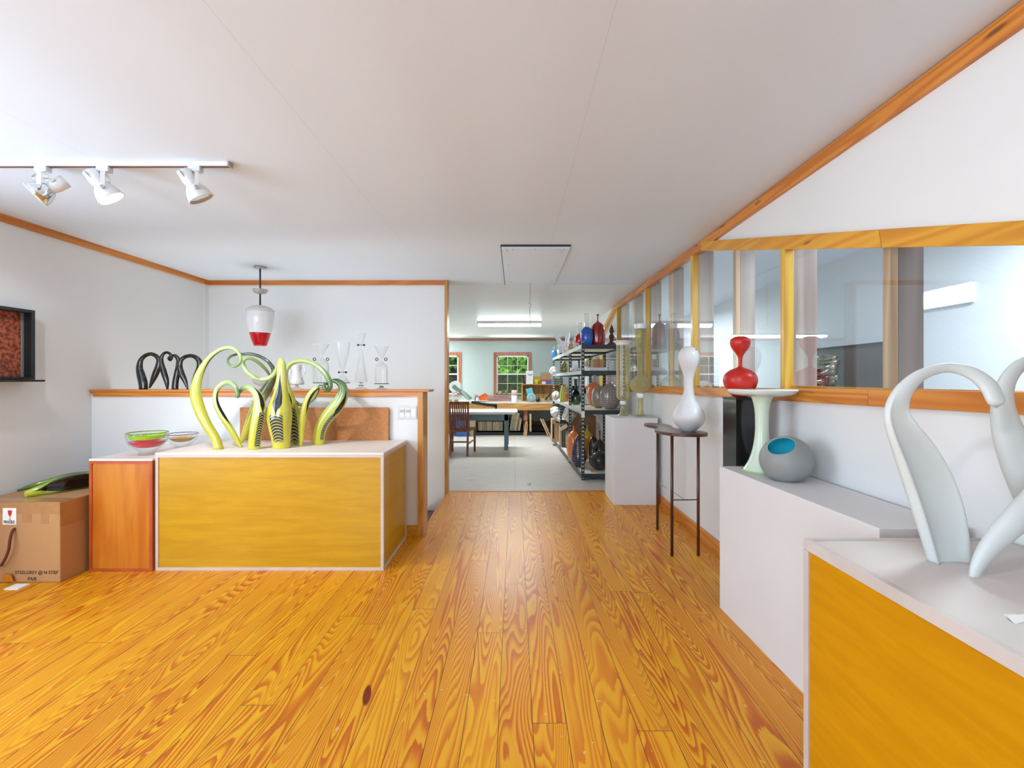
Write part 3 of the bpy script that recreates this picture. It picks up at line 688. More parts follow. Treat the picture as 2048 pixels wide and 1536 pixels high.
# white horns
WG = 'white frosted horns on the right display box'
horn('white_horn', [(1900,1127,1.207,38,.45),(1893,1085,1.207,43,.55),(1880,1030,1.207,47,.6),(1860,970,1.21,47,.6),(1834,912,1.21,41,.55),(1807,862,1.21,31,.45),(1794,825,1.215,24,.3),(1804,788,1.22,18,0),(1832,757,1.22,13,-.5),(1868,740,1.22,10,-.9),(1905,736,1.215,10,-1),(1945,747,1.20,13,-1),(1975,770,1.185,16.5,-1),(1990,797,1.17,17,-1),(1992,808,1.168,14,-1)], M['frost'],
     'white frosted glass arch with an open scooped body and blunt tip', group=WG, flat=.62, seg=48, base_z=.80)
horn('white_horn', [(2130,1140,1.25,34),(2120,1090,1.25,40),(2096,1030,1.25,44),(2066,970,1.25,42),(2038,915,1.25,36),(2016,862,1.25,29),(2006,815,1.25,22),(2010,775,1.25,17),(2028,742,1.25,14),(2058,722,1.25,13),(2095,722,1.25,14),(2130,742,1.25,16),(2150,780,1.25,18)], M['frost'],
     'white frosted glass horn cut off by the right edge of the photo', group=WG, flat=.6, seg=24, base_z=.80)
horn('white_horn', [(1948,1160,1.12,9),(1954,1135,1.12,12),(1972,1105,1.12,17),(2000,1072,1.12,22),(2035,1036,1.12,25),(2072,995,1.13,24),(2105,945,1.14,19),(2120,890,1.15,14),(2110,840,1.15,11)], M['frost'],
     'white frosted glass tentacle standing on a thin bent foot', group=WG, flat=.75, seg=24, base_z=.80)

# ================================================================== ON THE RIGHT
# red gourd vase
vessel('gourd_vase', 'satin red gourd vase with a thin waist on the black pedestal', 'vase', 1480.5, 2.64, 1.188,
       [(794,13),(786,20),(776,27.5),(762,31.5),(750,29),(741,20),(736,8),(733,4),(724,3.6),(714,4.6),(706,9),(697,15.5),(687,19),(679,17.5),(674,11),(672.5,3)], M['redsat'], seg=40)
# celadon stand
Yc, Xc = 2.41, 1.322
r = thing('cake_stand', 'pale celadon glass stand with flat plate on a flared stem', 'stand', (Xc, Yc, .80))
MB().lathe(smoothprof([(.097,.003),(.088,.012),(.062,.06),(.043,.13),(.034,.20),(.033,.27),(.036,.33),(.046,.38),(.06,.405)], 5), (Xc, Yc, .80), 48).build('stem', M['palegreen'], r, smooth=True)
MB().lathe(smoothprof([(.055,.398),(.11,.404),(.15,.412),(.166,.428),(.167,.436),(.160,.437),(.12,.432),(.01,.431)], 4), (Xc, Yc, .80), 56).build('plate', pm('celadon_plate', (216, 226, 220), .25, var=.02, coat=.2), r, smooth=True)
MB().torus((Xc, Yc, .8035), .096, .0035, seg=48).build('foot_rim', M['palegreenfoot'], r, smooth=True)
# grey bowl with teal lining, opening tipped toward the viewer's left
Yb = 2.2; cb = Vector((WX(1572.5, Yb), Yb, .80+.098)); R0 = .119
ax = Vector((-.48, -.34, .80)).normalized()
r = thing('round_bowl', 'smoke grey frosted round bowl with teal lining tipped to one side', 'bowl', (cb.x, cb.y, .80))
pr = []
a0 = math.radians(35)
for i in range(25):
    a = PI-(PI-a0)*i/24; pr.append((R0*math.sin(a)+1e-4, R0*math.cos(a)*.93))
outer = MB().lathe(pr, cb, 48, ax, cap=False)
rim_r, rim_h = pr[-1]
outer.lathe([(rim_r, rim_h), (rim_r-.004, rim_h+.003), (rim_r-.009, rim_h-.002)], cb, 48, ax, cap=False)
for v in outer.v: v.z = max(v.z, .80)
outer.build('shell', M['greyfrost'], r, smooth=True)
pi_ = []
for i in range(17):
    a = a0+(PI-a0)*i/16; pi_.append(((R0-.012)*math.sin(a)*.96+1e-4, (R0-.012)*math.cos(a)*.9))
pi_[0] = (rim_r-.009, rim_h-.002)
MB().lathe(pi_, cb, 48, ax, cap=False).build('lining', M['teal'], r, smooth=True)
# kidney stool
r = thing('kidney_stool', 'tall dark walnut stand with a kidney shaped top and three thin legs', 'stand', (1.24, 3.5, 0))
def blob(n=64):
    A, Bc = Vector((1.245, 3.32)), Vector((1.20, 3.90)); pts = []
    for i in range(n):
        a = 2*PI*i/n; d = Vector((math.cos(a), math.sin(a)))
        pts.append(d)
    return A, Bc
top = [(1.405,3.28),(1.40,3.38),(1.35,3.46),(1.30,3.53),(1.275,3.60),(1.29,3.68),(1.31,3.78),(1.30,3.90),(1.25,3.985),(1.18,4.0),(1.13,3.94),(1.125,3.84),(1.15,3.75),(1.165,3.68),(1.15,3.62),(1.10,3.54),(1.075,3.44),(1.085,3.33),(1.13,3.24),(1.21,3.19),(1.30,3.18),(1.37,3.21)]
top = [(a, b) for a, b in crom(top+[top[0]], 4)[:-1]]
MB().prism(top, 'Z', .882, .905).build('top', M['walnut'], r, bevel=.004)
for x, y in ((1.225, 3.87), (1.147, 3.289), (1.343, 3.298)):
    MB().cyl((x, y, 0), (x, y, .882), .011, seg=14).build('leg', M['walnutZ'], r, smooth=True)
MB().cyl((1.147, 3.289, .409), (1.343, 3.298, .409), .004, seg=8).build('stretcher', M['dark'], r, smooth=True)
MB().cyl((1.225, 3.87, .409), (1.245, 3.294, .409), .0035, seg=8).build('stretcher', M['steel'], r, smooth=True)
# white pin shaped bottle
r = vessel('pin_bottle', 'satin white pin shaped bottle with a round head on the kidney stand', 'bottle', 1377.5, 3.36, .905,
       [(863.5,11),(858,18),(848,27),(837,31.5),(826,29),(812,21.5),(800,14),(788,10.2),(772,8.6),(756,9.4),(742,13),(728,18.2),(715,20),(703,17),(696,9.5),(693.5,2)], M['satinwhite'], seg=40,
       parts=[])
c = P(1386.5, 700, 3.36); MB().torus(c+Vector((0, -.052, 0)), .005, .0012, (0.1, -1, .55), 14, 6).build('mark', M['ink'], r, smooth=True)
c = P(1386, 827, 3.36); MB().torus(c+Vector((0, -.104, 0)), .005, .0012, (.25, -1, 0), 14, 6).build('mark', M['ink'], r, smooth=True)
# amber vases on square plinth
PZ = .894
vessel('footed_vase', 'straight amber streaked glass vase with a flared white lip', 'vase', 1246, 4.93, PZ, [(801,3),(799,8),(794,12.6),(785,13.1),(740,13.1),(700,13),(690,13.3)], M['amber'], seg=36, open_top=True,
       parts=[('lip', [(690,13.3),(686,15),(683.5,19.2),(682,19.6),(684,17)], M['milk']), ('collar', [(809,4.5),(807,6),(803.5,6.2),(801,5)], M['milk']), ('foot', [(831,10.2),(829,9),(825,6.4),(816,4.8),(809,4.6)], M['olive'])])
r = vessel('footed_vase', 'trumpet necked amber glass vase swelling to a round globe', 'vase', 1281, 4.88, PZ, [(786,6),(783,14),(776,20),(769,21.5),(761,19),(755,12),(749,7),(735,6.2),(710,7),(685,9),(665,11),(658,11.8)], M['olive'], seg=36, open_top=True,
       parts=[('lip', [(658,11.8),(650,12.4),(648,12.2)], M['milk']), ('collar', [(796,5.4),(793,7.2),(788,7.4),(786,6)], M['milk']), ('foot', [(832,10.6),(830,9.2),(826,6.6),(810,5),(796,5.2)], M['olive'])])

# ================================================================== SHELVING
ROT = math.atan2(.066, 3.66)
S0 = Vector((.854, 5.776, 0))
rack = thing('shelving_rack', 'long slotted steel shelving rack full of blown glass along the right wall', 'shelving', S0, rz=ROT)
def rackpost_mat():
    t = NT('slotted_steel_post'); o, x, y, z = t.sep()
    f = t.math('ABSOLUTE', t.math('SUBTRACT', t.math('FRACT', t.math('MULTIPLY', z, 20.)), .5))
    hx = t.math('MULTIPLY', t.math('LESS_THAN', t.math('ABSOLUTE', t.math('SUBTRACT', x, .019)), .008), t.math('LESS_THAN', f, .2))
    hy = t.math('MULTIPLY', t.math('LESS_THAN', t.math('ABSOLUTE', t.math('SUBTRACT', y, .019)), .008), t.math('LESS_THAN', f, .2))
    h = t.math('MAXIMUM', hx, hy)
    return t.surf(t.bsdf(t.mix(h, lin((50, 62, 68)), lin((206, 210, 208))), .4, t.math('MULTIPLY', t.math('SUBTRACT', 1., h), .3)))
M['post'] = rackpost_mat()
SD = .57
py_ = [0, 1.165, 2.335, 3.60]
pm_mesh = MB().box(0, .038, 0, .004, 0, 1.772).box(0, .004, .004, .038, 0, 1.772)
proto = None
for y in py_:
    for x, fl in ((0, 1), (SD, -1)):
        if proto is None: proto = pm_mesh.build('post', M['post'], rack, local=True); o = proto
        else: o = proto.copy(); COL.objects.link(o)
        o.parent = rack; o.location = (x, y, 0)
        if fl < 0: o.location = (x, y+.038, 0); o.rotation_euler = (0, 0, PI)
lev = [(.075, 0, 3), (.892, 0, 3), (1.40, 0, 3), (1.733, 0, 3), (.56, 2, 3)]
for z, a, b in lev:
    MB().box(.004, SD-.006, py_[a]+.006, py_[b]+.03, z-.016, z).build('shelf_board', M['shelfboard'], rack, local=True)
    rl = MB().box(-.004, .004, py_[a]+.01, py_[b]+.03, z-.045, z+.004); rl.build('front_rail', M['rackrail'] if z > .5 else M['rack'], rack, local=True)
    MB().box(SD-.004, SD+.004, py_[a]+.01, py_[b]+.03, z-.045, z+.004).build('back_rail', M['rack'], rack, local=True)
    for k in range(a, b+1):
        yy = py_[k]; MB().box(.01, SD-.01, yy-.002, yy+.006, z-.05, z+.004).build('end_rail', M['rack'], rack, local=True)
MB().box(-.003, .04, -.005, -.002, .80, .885).build('splice_plate', M['paper'], rack, local=True)
Z1, Z2, Z3, Z0, ZM = 1.733, 1.40, .892, .075, .56
def vs(*a, **k): return vessel(*a, **k)
# --- top shelf
vs('bottle_vase', 'large cherry red glass bottle with a thin flared neck on the top shelf', 'vase', 1195.5, 6.05, Z1, [(690,10),(688,12.5),(680,14),(664,14.6),(652,13),(645,9),(641.5,4),(639,1.6),(632,1.3),(628,2),(625.5,3.4)], M['darkred'], rib=14, amp=.012)
vs('bottle_vase', 'cobalt blue glass bottle with a clear straight neck on the top shelf', 'vase', 1173.5, 5.98, Z1, [(690,7),(687,9.5),(678,12),(668,12.4),(660,11),(655,8),(652,5)], M['blueglass'], parts=[('neck', [(653,4.8),(648,4.6),(632,5.1),(625,5.3)], M['clearplain'])])
vs('bottle_vase', 'small bright red bottle with a clear neck behind the blue one', 'vase', 1159.5, 6.5, Z1, [(684,6),(680,8),(670,10),(662,9.6),(657,6.5),(654,4)], M['redglass'], parts=[('neck', [(655,4.2),(648,3.6),(638,4),(632.5,4.4)], M['clearplain'])])
vs('finial_figure', 'turned dark brown seated figure with a pointed crown on the top shelf', 'statue', 1223.5, 6.1, Z1, [(689,10.5),(685,11),(682,7.5),(678,5),(674,4.2),(670,6),(667,5.4),(663,3),(660,4.2),(657,5),(653,4),(649,2.6),(646,1.2),(643.5,.6)], pm('turned_dark_wood', (92, 46, 30), .4, var=.2))
vs('glass_jar', 'clear round glass jar behind the brown figure', 'jar', 1219, 6.4, Z1, [(685,7),(680,8.5),(673,8),(667,5)], M['clearplain'])
def bag(name, label, px, Y, z, w, h, d, mat, seed, cat='bag', horns=()):
    """crumpled soft bag sitting on its shelf"""
    rnd = random.Random(seed); mb = MB(); c = Vector((WX(px, Y), Y, z+h/2))
    n, s = 9, 16; pts = []
    for i in range(n+1):
        a = PI*i/n
        for k in range(s):
            b = 2*PI*k/s; q = 1+rnd.uniform(-.22, .22)
            v = Vector((math.sin(a)*math.cos(b)*w/2*q, math.sin(a)*math.sin(b)*d/2*q, -math.cos(a)*h/2*(1+rnd.uniform(-.1, .1))))
            v = c+v; v.z = max(v.z, z); pts.append(v)
    fs = [(i*s+k, i*s+(k+1) % s, (i+1)*s+(k+1) % s, (i+1)*s+k) for i in range(n) for k in range(s)]
    mb.add(pts, fs)
    for (dx, dz, L) in horns: mb.tube([c+Vector((dx*.3, 0, h*.2)), c+Vector((dx*.7, 0, h*.2+dz*L*.6)), c+Vector((dx, 0, h*.2+dz*L))], [.05, .035, .012], 6)
    return tag(mb.build(name, mat, smooth=False), label, cat)
plast = pm('white_plastic', (236, 236, 240), .35, var=.05)
bag('plastic_bag', 'crumpled white plastic bundle with a tube sticking out on the top shelf', 1130, 7.5, Z1, .24, .2, .24, plast, 3, horns=((-.17, 1, .16), (.07, 1, .2)))
vs('small_vase', 'small tan glass vase with a pin neck before the white bundle', 'vase', 1142.5, 6.85, Z1, [(707,4),(703,6.5),(698,7),(694,5),(692.5,1.4),(685,.7)], pm('tan_glass', (196, 150, 96), .2, var=.1))
bag('plastic_bag', 'crumpled tan wrapped parcel between the blue jar and the white bundle', 1121, 8.3, Z1, .12, .15, .14, pm('tan_wrap', (222, 198, 172), .6, var=.08), 5)
vs('jar_vase', 'dark blue glass jar with a stubby neck at the far end of the top shelf', 'vase', 1108.5, 9.0, Z1, [(713,3.5),(711,5),(705,5.8),(699,4.6),(697.5,1.6),(692,1)], pm('navy_glass', (40, 94, 136), .15, var=.3, coat=.3))
bag('plastic_bag', 'pale crinkled wrap beside the blue bottle on the top shelf', 1152, 6.25, Z1, .1, .07, .12, pm('pink_wrap', (226, 210, 208), .5, var=.1), 21)
# --- second shelf
def carton(name, label, px0, px1, Y, d, z0, h, mat, parts=(), cat='box', group=None):
    x0, x1 = WX(px0, Y), WX(px1, Y)
    r = thing(name, label, cat, ((x0+x1)/2, Y+d/2, z0), group)
    MB().box(x0, x1, Y, Y+d, z0, z0+h).build('body', mat, r, bevel=.002)
    for pn, a, b, c0, c1, m in parts:   # fractions of the front
        MB().box(x0+(x1-x0)*a, x0+(x1-x0)*b, Y-.002, Y, z0+h*c0, z0+h*c1).build(pn, m, r)
    return r
r = carton('foam_tray', 'flat white foam tray under a cardboard box on the second shelf', 1180, 1214, 6.2, .2, Z2, .055, plast, cat='tray')
carton('cardboard_box', 'small cardboard box standing on a white foam tray', 1186, 1209, 6.22, .18, Z2+.055, .115, M['kraft'], [('tape', .4, .6, 0, 1, M['tape'])])
vs('glass_jar', 'amber topped squat glass jar on the second shelf', 'jar', 1128.5, 7.35, Z2, [(746,5),(743,6.5),(736,6.8),(730,6),(727,4.4),(722,1.2),(720,1.6)], glassy('amber_jar', (206, 190, 120), (140, 110, 50), milk=.25))
vs('glass_vase', 'clear waisted glass vase behind the nearest rack post', 'vase', 1172, 6.6, Z2, [(743,7),(738,8),(731,5),(726,5.5),(720,7.5)], M['clearplain'], open_top=True)
vs('glass_vase', 'small clear tumbler deep on the second shelf', 'vase', 1156, 7.3, Z2, [(741,5),(736,5.4),(726,5.6)], M['clearplain'], open_top=True)
bag('plastic_bag', 'low white plastic sheet lying along the second shelf', 1151, 6.7, Z2, .16, .07, .22, plast, 8)
bag('cloth', 'pink and white cloth hanging off the far end of the second shelf', 1106, 8.75, Z2-.02, .13, .16, .16, pm('pink_cloth', (232, 220, 222), .8, var=.08), 9, cat='cloth')
vs('teal_bottle', 'teal glass bottle at the back of the second shelf', 'vase', 1186, 7.4, Z2, [(741,4),(737,6),(730,5),(726,2),(720,1.6)], pm('sea_glass', (70, 140, 130), .15, var=.2, coat=.3))
# --- third shelf
def dotmat(name, a, b, sc_=1.0):
    t = NT(name); o, x, y, z = t.sep()
    ang = t.math('ARCTAN2', y, x)
    s1 = t.math('SINE', t.math('MULTIPLY_ADD', z, 240.*sc_, t.math('MULTIPLY', ang, 18.)))
    s2 = t.math('SINE', t.math('MULTIPLY_ADD', z, 240.*sc_, t.math('MULTIPLY', ang, -18.)))
    f = t.smooth(t.math('MULTIPLY', s1, s2), -.1, .3)
    return t.surf(t.bsdf(t.mix(f, lin(a), lin(b)), .15, **{'Coat Weight': .4}))
M['dots'] = dotmat('net_patterned_glass', (52, 42, 40), (206, 198, 192))
M['dotso'] = dotmat('orange_net_glass', (206, 74, 34), (240, 150, 104), .8)
NK = lambda b, t, w=1.: [(b, 2.*w), (b-4, 1.2*w), (t+2, 1.2*w), (t, 1.8*w)]
vs('disc_vase', 'round brown and white net patterned glass vase at the shelf front', 'vase', 1220, 6.0, Z3, [(818.5,7),(815,13),(805,19),(793,20.5),(780,18),(771,11),(767.5,4),(765,2),(756,1.2),(751,1.6)], M['dots'], seg=40, sy=.7)
vs('disc_vase', 'flat round beige glass vase beside the net patterned one', 'vase', 1197, 6.3, Z3, [(815.5,6),(812,10),(802,13.5),(792,14),(780,12),(772,6),(769.5,2),(764,1.5)], pm('taupe_glass', (160, 144, 126), .18, var=.12, coat=.4), seg=36)
vs('disc_vase', 'flat round orange net patterned glass vase with a pink neck', 'vase', 1189, 6.75, Z3, [(811.5,5),(808,9),(798,13),(787,14),(775,12.5),(767,8),(763.5,3)], M['dotso'], seg=36, parts=[('neck', [(764,2.6),(758,1.8),(752,2),(748.5,2.6)], pm('pink_neck', (224, 160, 140), .2, var=.05))])
vs('disc_vase', 'small pale grey round vase behind the orange net one', 'vase', 1174.5, 7.1, Z3, [(808.5,4),(805,7.5),(797,8.6),(789,7),(785.5,3)], pm('pale_grey_glass', (196, 208, 204), .2, var=.05, coat=.3))
vs('bottle_vase', 'dark green glass bottle with a round ribbed belly', 'vase', 1151.5, 7.2, Z3, [(807,6),(805,9.5),(798,11.2),(789,10.5),(782,7),(778,4),(772,3.2),(762,3.4),(756,4)], M['greenglass'], seg=36, rib=12, amp=.02)
vs('cone_vase', 'tall yellow cone shaped vase with spiral grooves', 'vase', 1125.3, 7.9, Z3, [(804,5.4),(797,5.6),(787,5),(779,4),(773,2.6),(771,1)], dotmat('yellow_spiral_glass', (176, 164, 40), (206, 196, 84), .5), seg=28)
vs('small_vase', 'small orange vase tucked behind the yellow cone', 'vase', 1132.5, 8.1, Z3, [(803,3.4),(798,4.4),(790,4),(786,2)], pm('orange_glass', (226, 124, 50), .2, var=.1))
vs('bottle_vase', 'black and teal bottle behind the green glass belly', 'vase', 1143, 8.0, Z3, [(803,3),(797,5),(789,4.6),(783,2),(776,1.2)], pm('black_teal', (24, 54, 56), .15, var=.4, coat=.4))
bag('plastic_bag', 'grey wrapped lumps at the far end of the third shelf', 1112, 8.9, Z3, .16, .17, .2, pm('grey_wrap', (190, 184, 176), .6, var=.25, scale=30.), 11)
vs('carafe', 'blue and white striped carafe against the back of the third shelf', 'vase', 1160, 7.9, Z3, [(803,3),(795,4),(782,3),(770,1.6),(756,1.6)], dotmat('stripe_glass', (60, 110, 160), (220, 216, 224), .4))
# --- far mid shelf
bag('plastic_bag', 'white plastic bundle on the low far shelf', 1110, 8.8, ZM, .2, .2, .22, plast, 13)
bag('plastic_bag', 'pale grey sack slung under the third shelf behind the post', 1139, 7.25, .60, .2, .26, .18, pm('pale_sack', (214, 210, 204), .6, var=.06), 14)
# --- bottom shelf
vs('bottle_vase', 'tall bright orange glass bottle on the bottom shelf', 'vase', 1147.5, 6.75, Z0, [(917,8),(912,11),(900,13.5),(884,14),(869,12),(861,7.5),(857.5,2.6),(852,1.5),(848,2.4)], pm('orange_bottle_glass', (232, 128, 62), .15, var=.06, coat=.4), seg=36)
vs('bottle_vase', 'dark purple net textured glass bottle behind the near post', 'vase', 1157.5, 6.3, Z0, [(927,6),(923,12),(913,15.5),(902,14.8),(886,11),(874,8),(868,5.4),(864,2.4)], dotmat('purple_net_glass', (40, 32, 48), (92, 80, 96), .45), seg=36)
vs('bottle_vase', 'mustard yellow glass bottle on the bottom shelf', 'vase', 1174.5, 6.95, Z0, [(912,6),(908,7.5),(895,8.6),(876,10.5),(866,9.6),(860,6),(857,2.2),(851,1.4),(846,2.4)], pm('mustard_glass', (206, 164, 36), .15, var=.08, coat=.4), seg=36)
vs('bottle_vase', 'dark maroon glass bottle beside the mustard one', 'vase', 1187, 6.75, Z0, [(914,6),(910,9),(898,11),(882,10.5),(871,7.5),(866,3)], pm('maroon_glass', (72, 30, 26), .15, var=.2, coat=.4), seg=36)
vs('bottle_vase', 'smoky ribbed glass bottle with a thin dark neck on the bottom shelf', 'vase', 1199.5, 6.5, Z0, [(918,6),(914,11),(903,14.5),(890,14.5),(879,11),(872,5),(869,1.6),(860,1.1),(852,1.8)], M['smoke'], seg=36, rib=16, amp=.02)
cg = P(1200, 915, 6.05); rg = 21*6.05/F
mbg = MB().ball((cg.x, cg.y, Z0+rg*.9), rg, 1.05, 1., .9, 36)
tag(mbg.build('float_gourd', M['smoke'], smooth=True), 'round smoky glass gourd lying low beside the white square plinth', 'gourd')
tag(MB().box(WX(1170, 5.95), WX(1181, 5.95), 5.9, 6.05, Z0, Z0+.004).build('paper_scrap', M['paper']), 'white paper slip on the bottom shelf before the smoky gourd', 'paper')
tag(MB().box(WX(1182, 5.9), WX(1192, 5.9), 5.88, 5.94, Z0, Z0+.02).build('wooden_wedge', M['kraft']), 'small brown wedge under the smoky gourd', 'wedge')
carton('cardboard_box', 'tall cardboard box with black side printing on the far bottom shelf', 1104, 1127, 8.75, .3, Z0, .44, M['kraft'], [('side_print', .05, .2, .15, .8, M['ink']), ('top_print', .35, .95, .84, .9, M['ink'])])
carton('cardboard_box', 'wide brown carton behind the orange bottle on the bottom shelf', 1143, 1192, 7.3, .4, Z0, .62, pm('brown_carton', (140, 104, 74), .8, var=.05), [('black_label', .35, .7, .7, .76, M['ink'])])
for i in range(3):
    tag(MB().box(WX(1121+i*4, 8.1), WX(1121+i*4, 8.1)+.018, 8.05, 8.35, Z0, Z0+.36-.03*i).build('board_flat', M['kraft_grey']), 'upright cardboard flat filed on the bottom shelf', 'board', 'cardboard flats on the bottom shelf')
t_ = MB(); a_ = P(1120, 859, 6.9); b_ = P(1134.5, 850.5, 6.9)
t_.obox(a_, b_, .004, .055, (0, 0, 1)); r = tag(t_.build('paper_tag', pm('manila', (226, 214, 184), .7, var=.03)), 'manila paper tag tied to the second rack post', 'tag')

# ================================================================== CARTON AND LEFT WALL
cx0, cx1, cy0, cy1 = -3.462, -2.892, 2.86, 3.55
r = thing('cardboard_carton', 'large taped cardboard carton on the floor with a fragile sticker', 'box', ((cx0+cx1)/2, (cy0+cy1)/2, 0))
MB().box(cx0, cx1, cy0, cy1, 0, CT).build('body', M['cardboard'], r, bevel=.006)
MB().box(cx0+.01, cx1+.001, cy0-.0012, cy0+.001, CT-.075, CT-.004).box(cx1-.12, cx1-.07, cy0-.001, cy0, CT-.14, CT-.07).box(cx1-.24, cx1-.18, cy0-.001, cy0, CT-.13, CT-.07).box(cx1-.001, cx1+.0012, cy0, cy0+.16, CT-.16, CT-.01).box(cx0+.01, cx1-.004, cy0, cy0+.1, CT, CT+.001).build('tape', M['tape'], r)
lab = MB(); lx0, lx1, lz0, lz1 = WX(6, cy0), WX(33, cy0), WZ(1049, cy0), WZ(1016, cy0)
lo = lab.box(lx0, lx1, cy0-.002, cy0-.0008, lz0, lz1).build('sticker', M['paper'], r)
gx = (lx0+lx1)/2+.004; gz = lz1-.014
MB().prism([(gx-.013, gz), (gx+.013, gz), (gx+.012, gz-.02), (gx+.006, gz-.034), (gx+.0015, gz-.038), (gx+.0015, gz-.058), (gx+.012, gz-.062), (gx-.012, gz-.062), (gx-.0015, gz-.058), (gx-.0015, gz-.038), (gx-.006, gz-.034), (gx-.012, gz-.02)], 'Y', cy0-.0032, cy0-.0022).build('goblet_sign', M['redink'], lo)
def wallM(x, z, y, sx=1.): return Matrix.Translation((x, y, z)) @ Matrix.Rotation(PI/2, 4, 'X') @ Matrix.Diagonal((sx, 1, 1, 1))
text_mesh('lettering', 'FRAGILE', M['ink'], lo, .026, wallM(lx0+.007, lz0+.008, cy0-.0026, .72), bold=.0006)
text_mesh('handwriting', 'STEELGREY @ N STRP', M['ink'], r, .030, wallM(WX(30, cy0), WZ(1148, cy0), cy0-.0012, .93), shear=.1)
text_mesh('handwriting', 'PAIR', M['ink'], r, .032, wallM(WX(55, cy0), WZ(1161, cy0), cy0-.0012, .9), shear=.1)
rp = [P(29, 1057, cy0-.004), P(24, 1064, cy0-.02), P(20, 1080, cy0-.035), P(17, 1100, cy0-.04), P(9, 1120, cy0-.04), P(0, 1132, cy0-.035), P(-10, 1130, cy0-.02), P(-16, 1120, cy0-.004)]
MB().tube(crom([tuple(p) for p in rp], 5), .0075, 10).build('rope_handle', M['rope'], r, smooth=True)
tag(MB().add([P(5,1163,2.84), P(27,1163,2.84), P(22,1149,2.842), P(6,1148,2.842), P(5,1163,2.848), P(27,1163,2.848), P(22,1149,2.85), P(6,1148,2.85)], [(0,1,2,3),(7,6,5,4),(0,4,5,1),(1,5,6,2),(2,6,7,3),(3,7,4,0)]).build('wood_offcut', M['ply_v']), 'small orange wood offcut leaning at the foot of the carton', 'offcut')
tag(MB().box(WX(22, 2.8), WX(50, 2.8), 2.76, 2.83, 0, .006).build('paper_scrap', M['paper']), 'white paper scrap on the floorboards before the carton', 'paper')
# framed niche panel and shelf
ny1 = 3.185; nz0, nz1 = 1.2885, WZ(620, 3.16)
r = thing('framed_panel', 'deep black frame with a rust red textured panel on the left wall', 'framed panel', (-3.42, 2.7, nz0))
fx0, fx1 = XL, XL+.085
MB().box(fx0, fx1, 2.5, ny1, nz1-.022, nz1).box(fx0, fx1, 2.5, ny1, nz0, nz0+.02).box(fx0, fx1, ny1-.022, ny1, nz0+.02, nz1-.022).box(fx0, fx1, 2.5, 2.522, nz0+.02, nz1-.022).build('frame', M['dark'], r, bevel=.002)
MB().box(fx0+.001, fx0+.02, 2.522, ny1-.022, nz0+.02, nz1-.022).build('panel', pm('rust_bark_texture', (150, 76, 50), .7, var=.6, scale=45., bump=.6), r)
MB().box(fx0+.02, fx0+.028, ny1-.034, ny1-.022, nz0+.02, nz1-.022).build('inner_trim', pm('grey_green_bead', (120, 134, 132), .4), r)
tag(MB().box(XL, XL+.15, 2.4, 3.19, 1.274, 1.2882).build('wall_shelf', M['dark'], bevel=.002), 'thin black shelf below the framed rust red panel', 'shelf')

# ================================================================== BOWLS, CORK BOARD, SWITCH
SZ = .756
r = thing('glass_bowl', 'thick clear bowl with lime green and red layers on the narrow box', 'bowl', (WX(295, 3.2), 3.2, SZ))
c = (WX(295, 3.2), 3.2, SZ); k = 3.2/F
MB().lathe(smoothprof([(14*k,0),(15*k,2*k),(13*k,6*k),(20*k,12*k),(30*k,22*k),(34*k,34*k),(35*k,44*k),(33.5*k,44.5*k)], 4), c, 44, cap=False).build('body', M['bowlglass'], r, smooth=True)
MB().lathe(smoothprof([(3*k,14*k),(18*k,16*k),(27*k,22*k),(29*k,27*k),(27*k,27*k),(2*k,19*k)], 3), c, 40).build('red_layer', pm('red_bowl_glass', (206, 24, 50), .12, var=.1, coat=.4), r, smooth=True)
MB().lathe(smoothprof([(27*k,32*k),(30.5*k,39*k),(29.5*k,39*k),(26*k,32*k)], 3), c, 40, cap=False).build('green_layer', pm('lime_bowl_glass', (164, 206, 30), .12, var=.1, coat=.4), r, smooth=True)
MB().torus((c[0], c[1], SZ+44*k), 34*k, 1.1*k, seg=44).build('rim', glassy('lime_rim', (190, 220, 110), (120, 160, 40), milk=.3), r, smooth=True)
r = thing('glass_bowl', 'clear bowl with an amber layer behind the red and green one', 'bowl', (WX(364, 3.5), 3.5, SZ))
c = (WX(364, 3.5), 3.5, SZ); k = 3.5/F
MB().lathe(smoothprof([(11*k,0),(12*k,2*k),(10*k,4*k),(17*k,9*k),(25*k,18*k),(28*k,29*k),(27*k,29.5*k)], 4), c, 44, cap=False).build('body', M['bowlglass'], r, smooth=True)
MB().lathe(smoothprof([(3*k,12*k),(15*k,15*k),(22*k,21*k),(21*k,21.5*k),(3*k,17*k)], 3), c, 40).build('amber_layer', pm('amber_bowl_glass', (214, 164, 60), .12, var=.1, coat=.4), r, smooth=True)
MB().torus((c[0], c[1], SZ+29*k), 27.6*k, .8*k, seg=44).build('rim', glassy('violet_rim', (150, 130, 130), (70, 60, 64), milk=.2), r, smooth=True)
tag(MB().box(WX(482, 3.68), WX(778, 3.68), 3.664, 3.68, BZ, WZ(815, 3.67)).build('cork_board', M['cork'], bevel=.002), 'brown cork board propped on the amber box behind the green horns', 'cork board')
M['switchw'] = pm('switch_white', (238, 238, 238), .3)
r = thing('switch_plate', 'white three switch wall plate on the half wall', 'light switch', (WX(815.5, 3.7), 3.7, WZ(838, 3.7)))
MB().box(WX(796.5, 3.7), WX(834, 3.7), 3.693, 3.70, WZ(838, 3.7), WZ(811, 3.7)).build('plate', pm('switch_plate_white', (212, 212, 212), .35), r, bevel=.002)
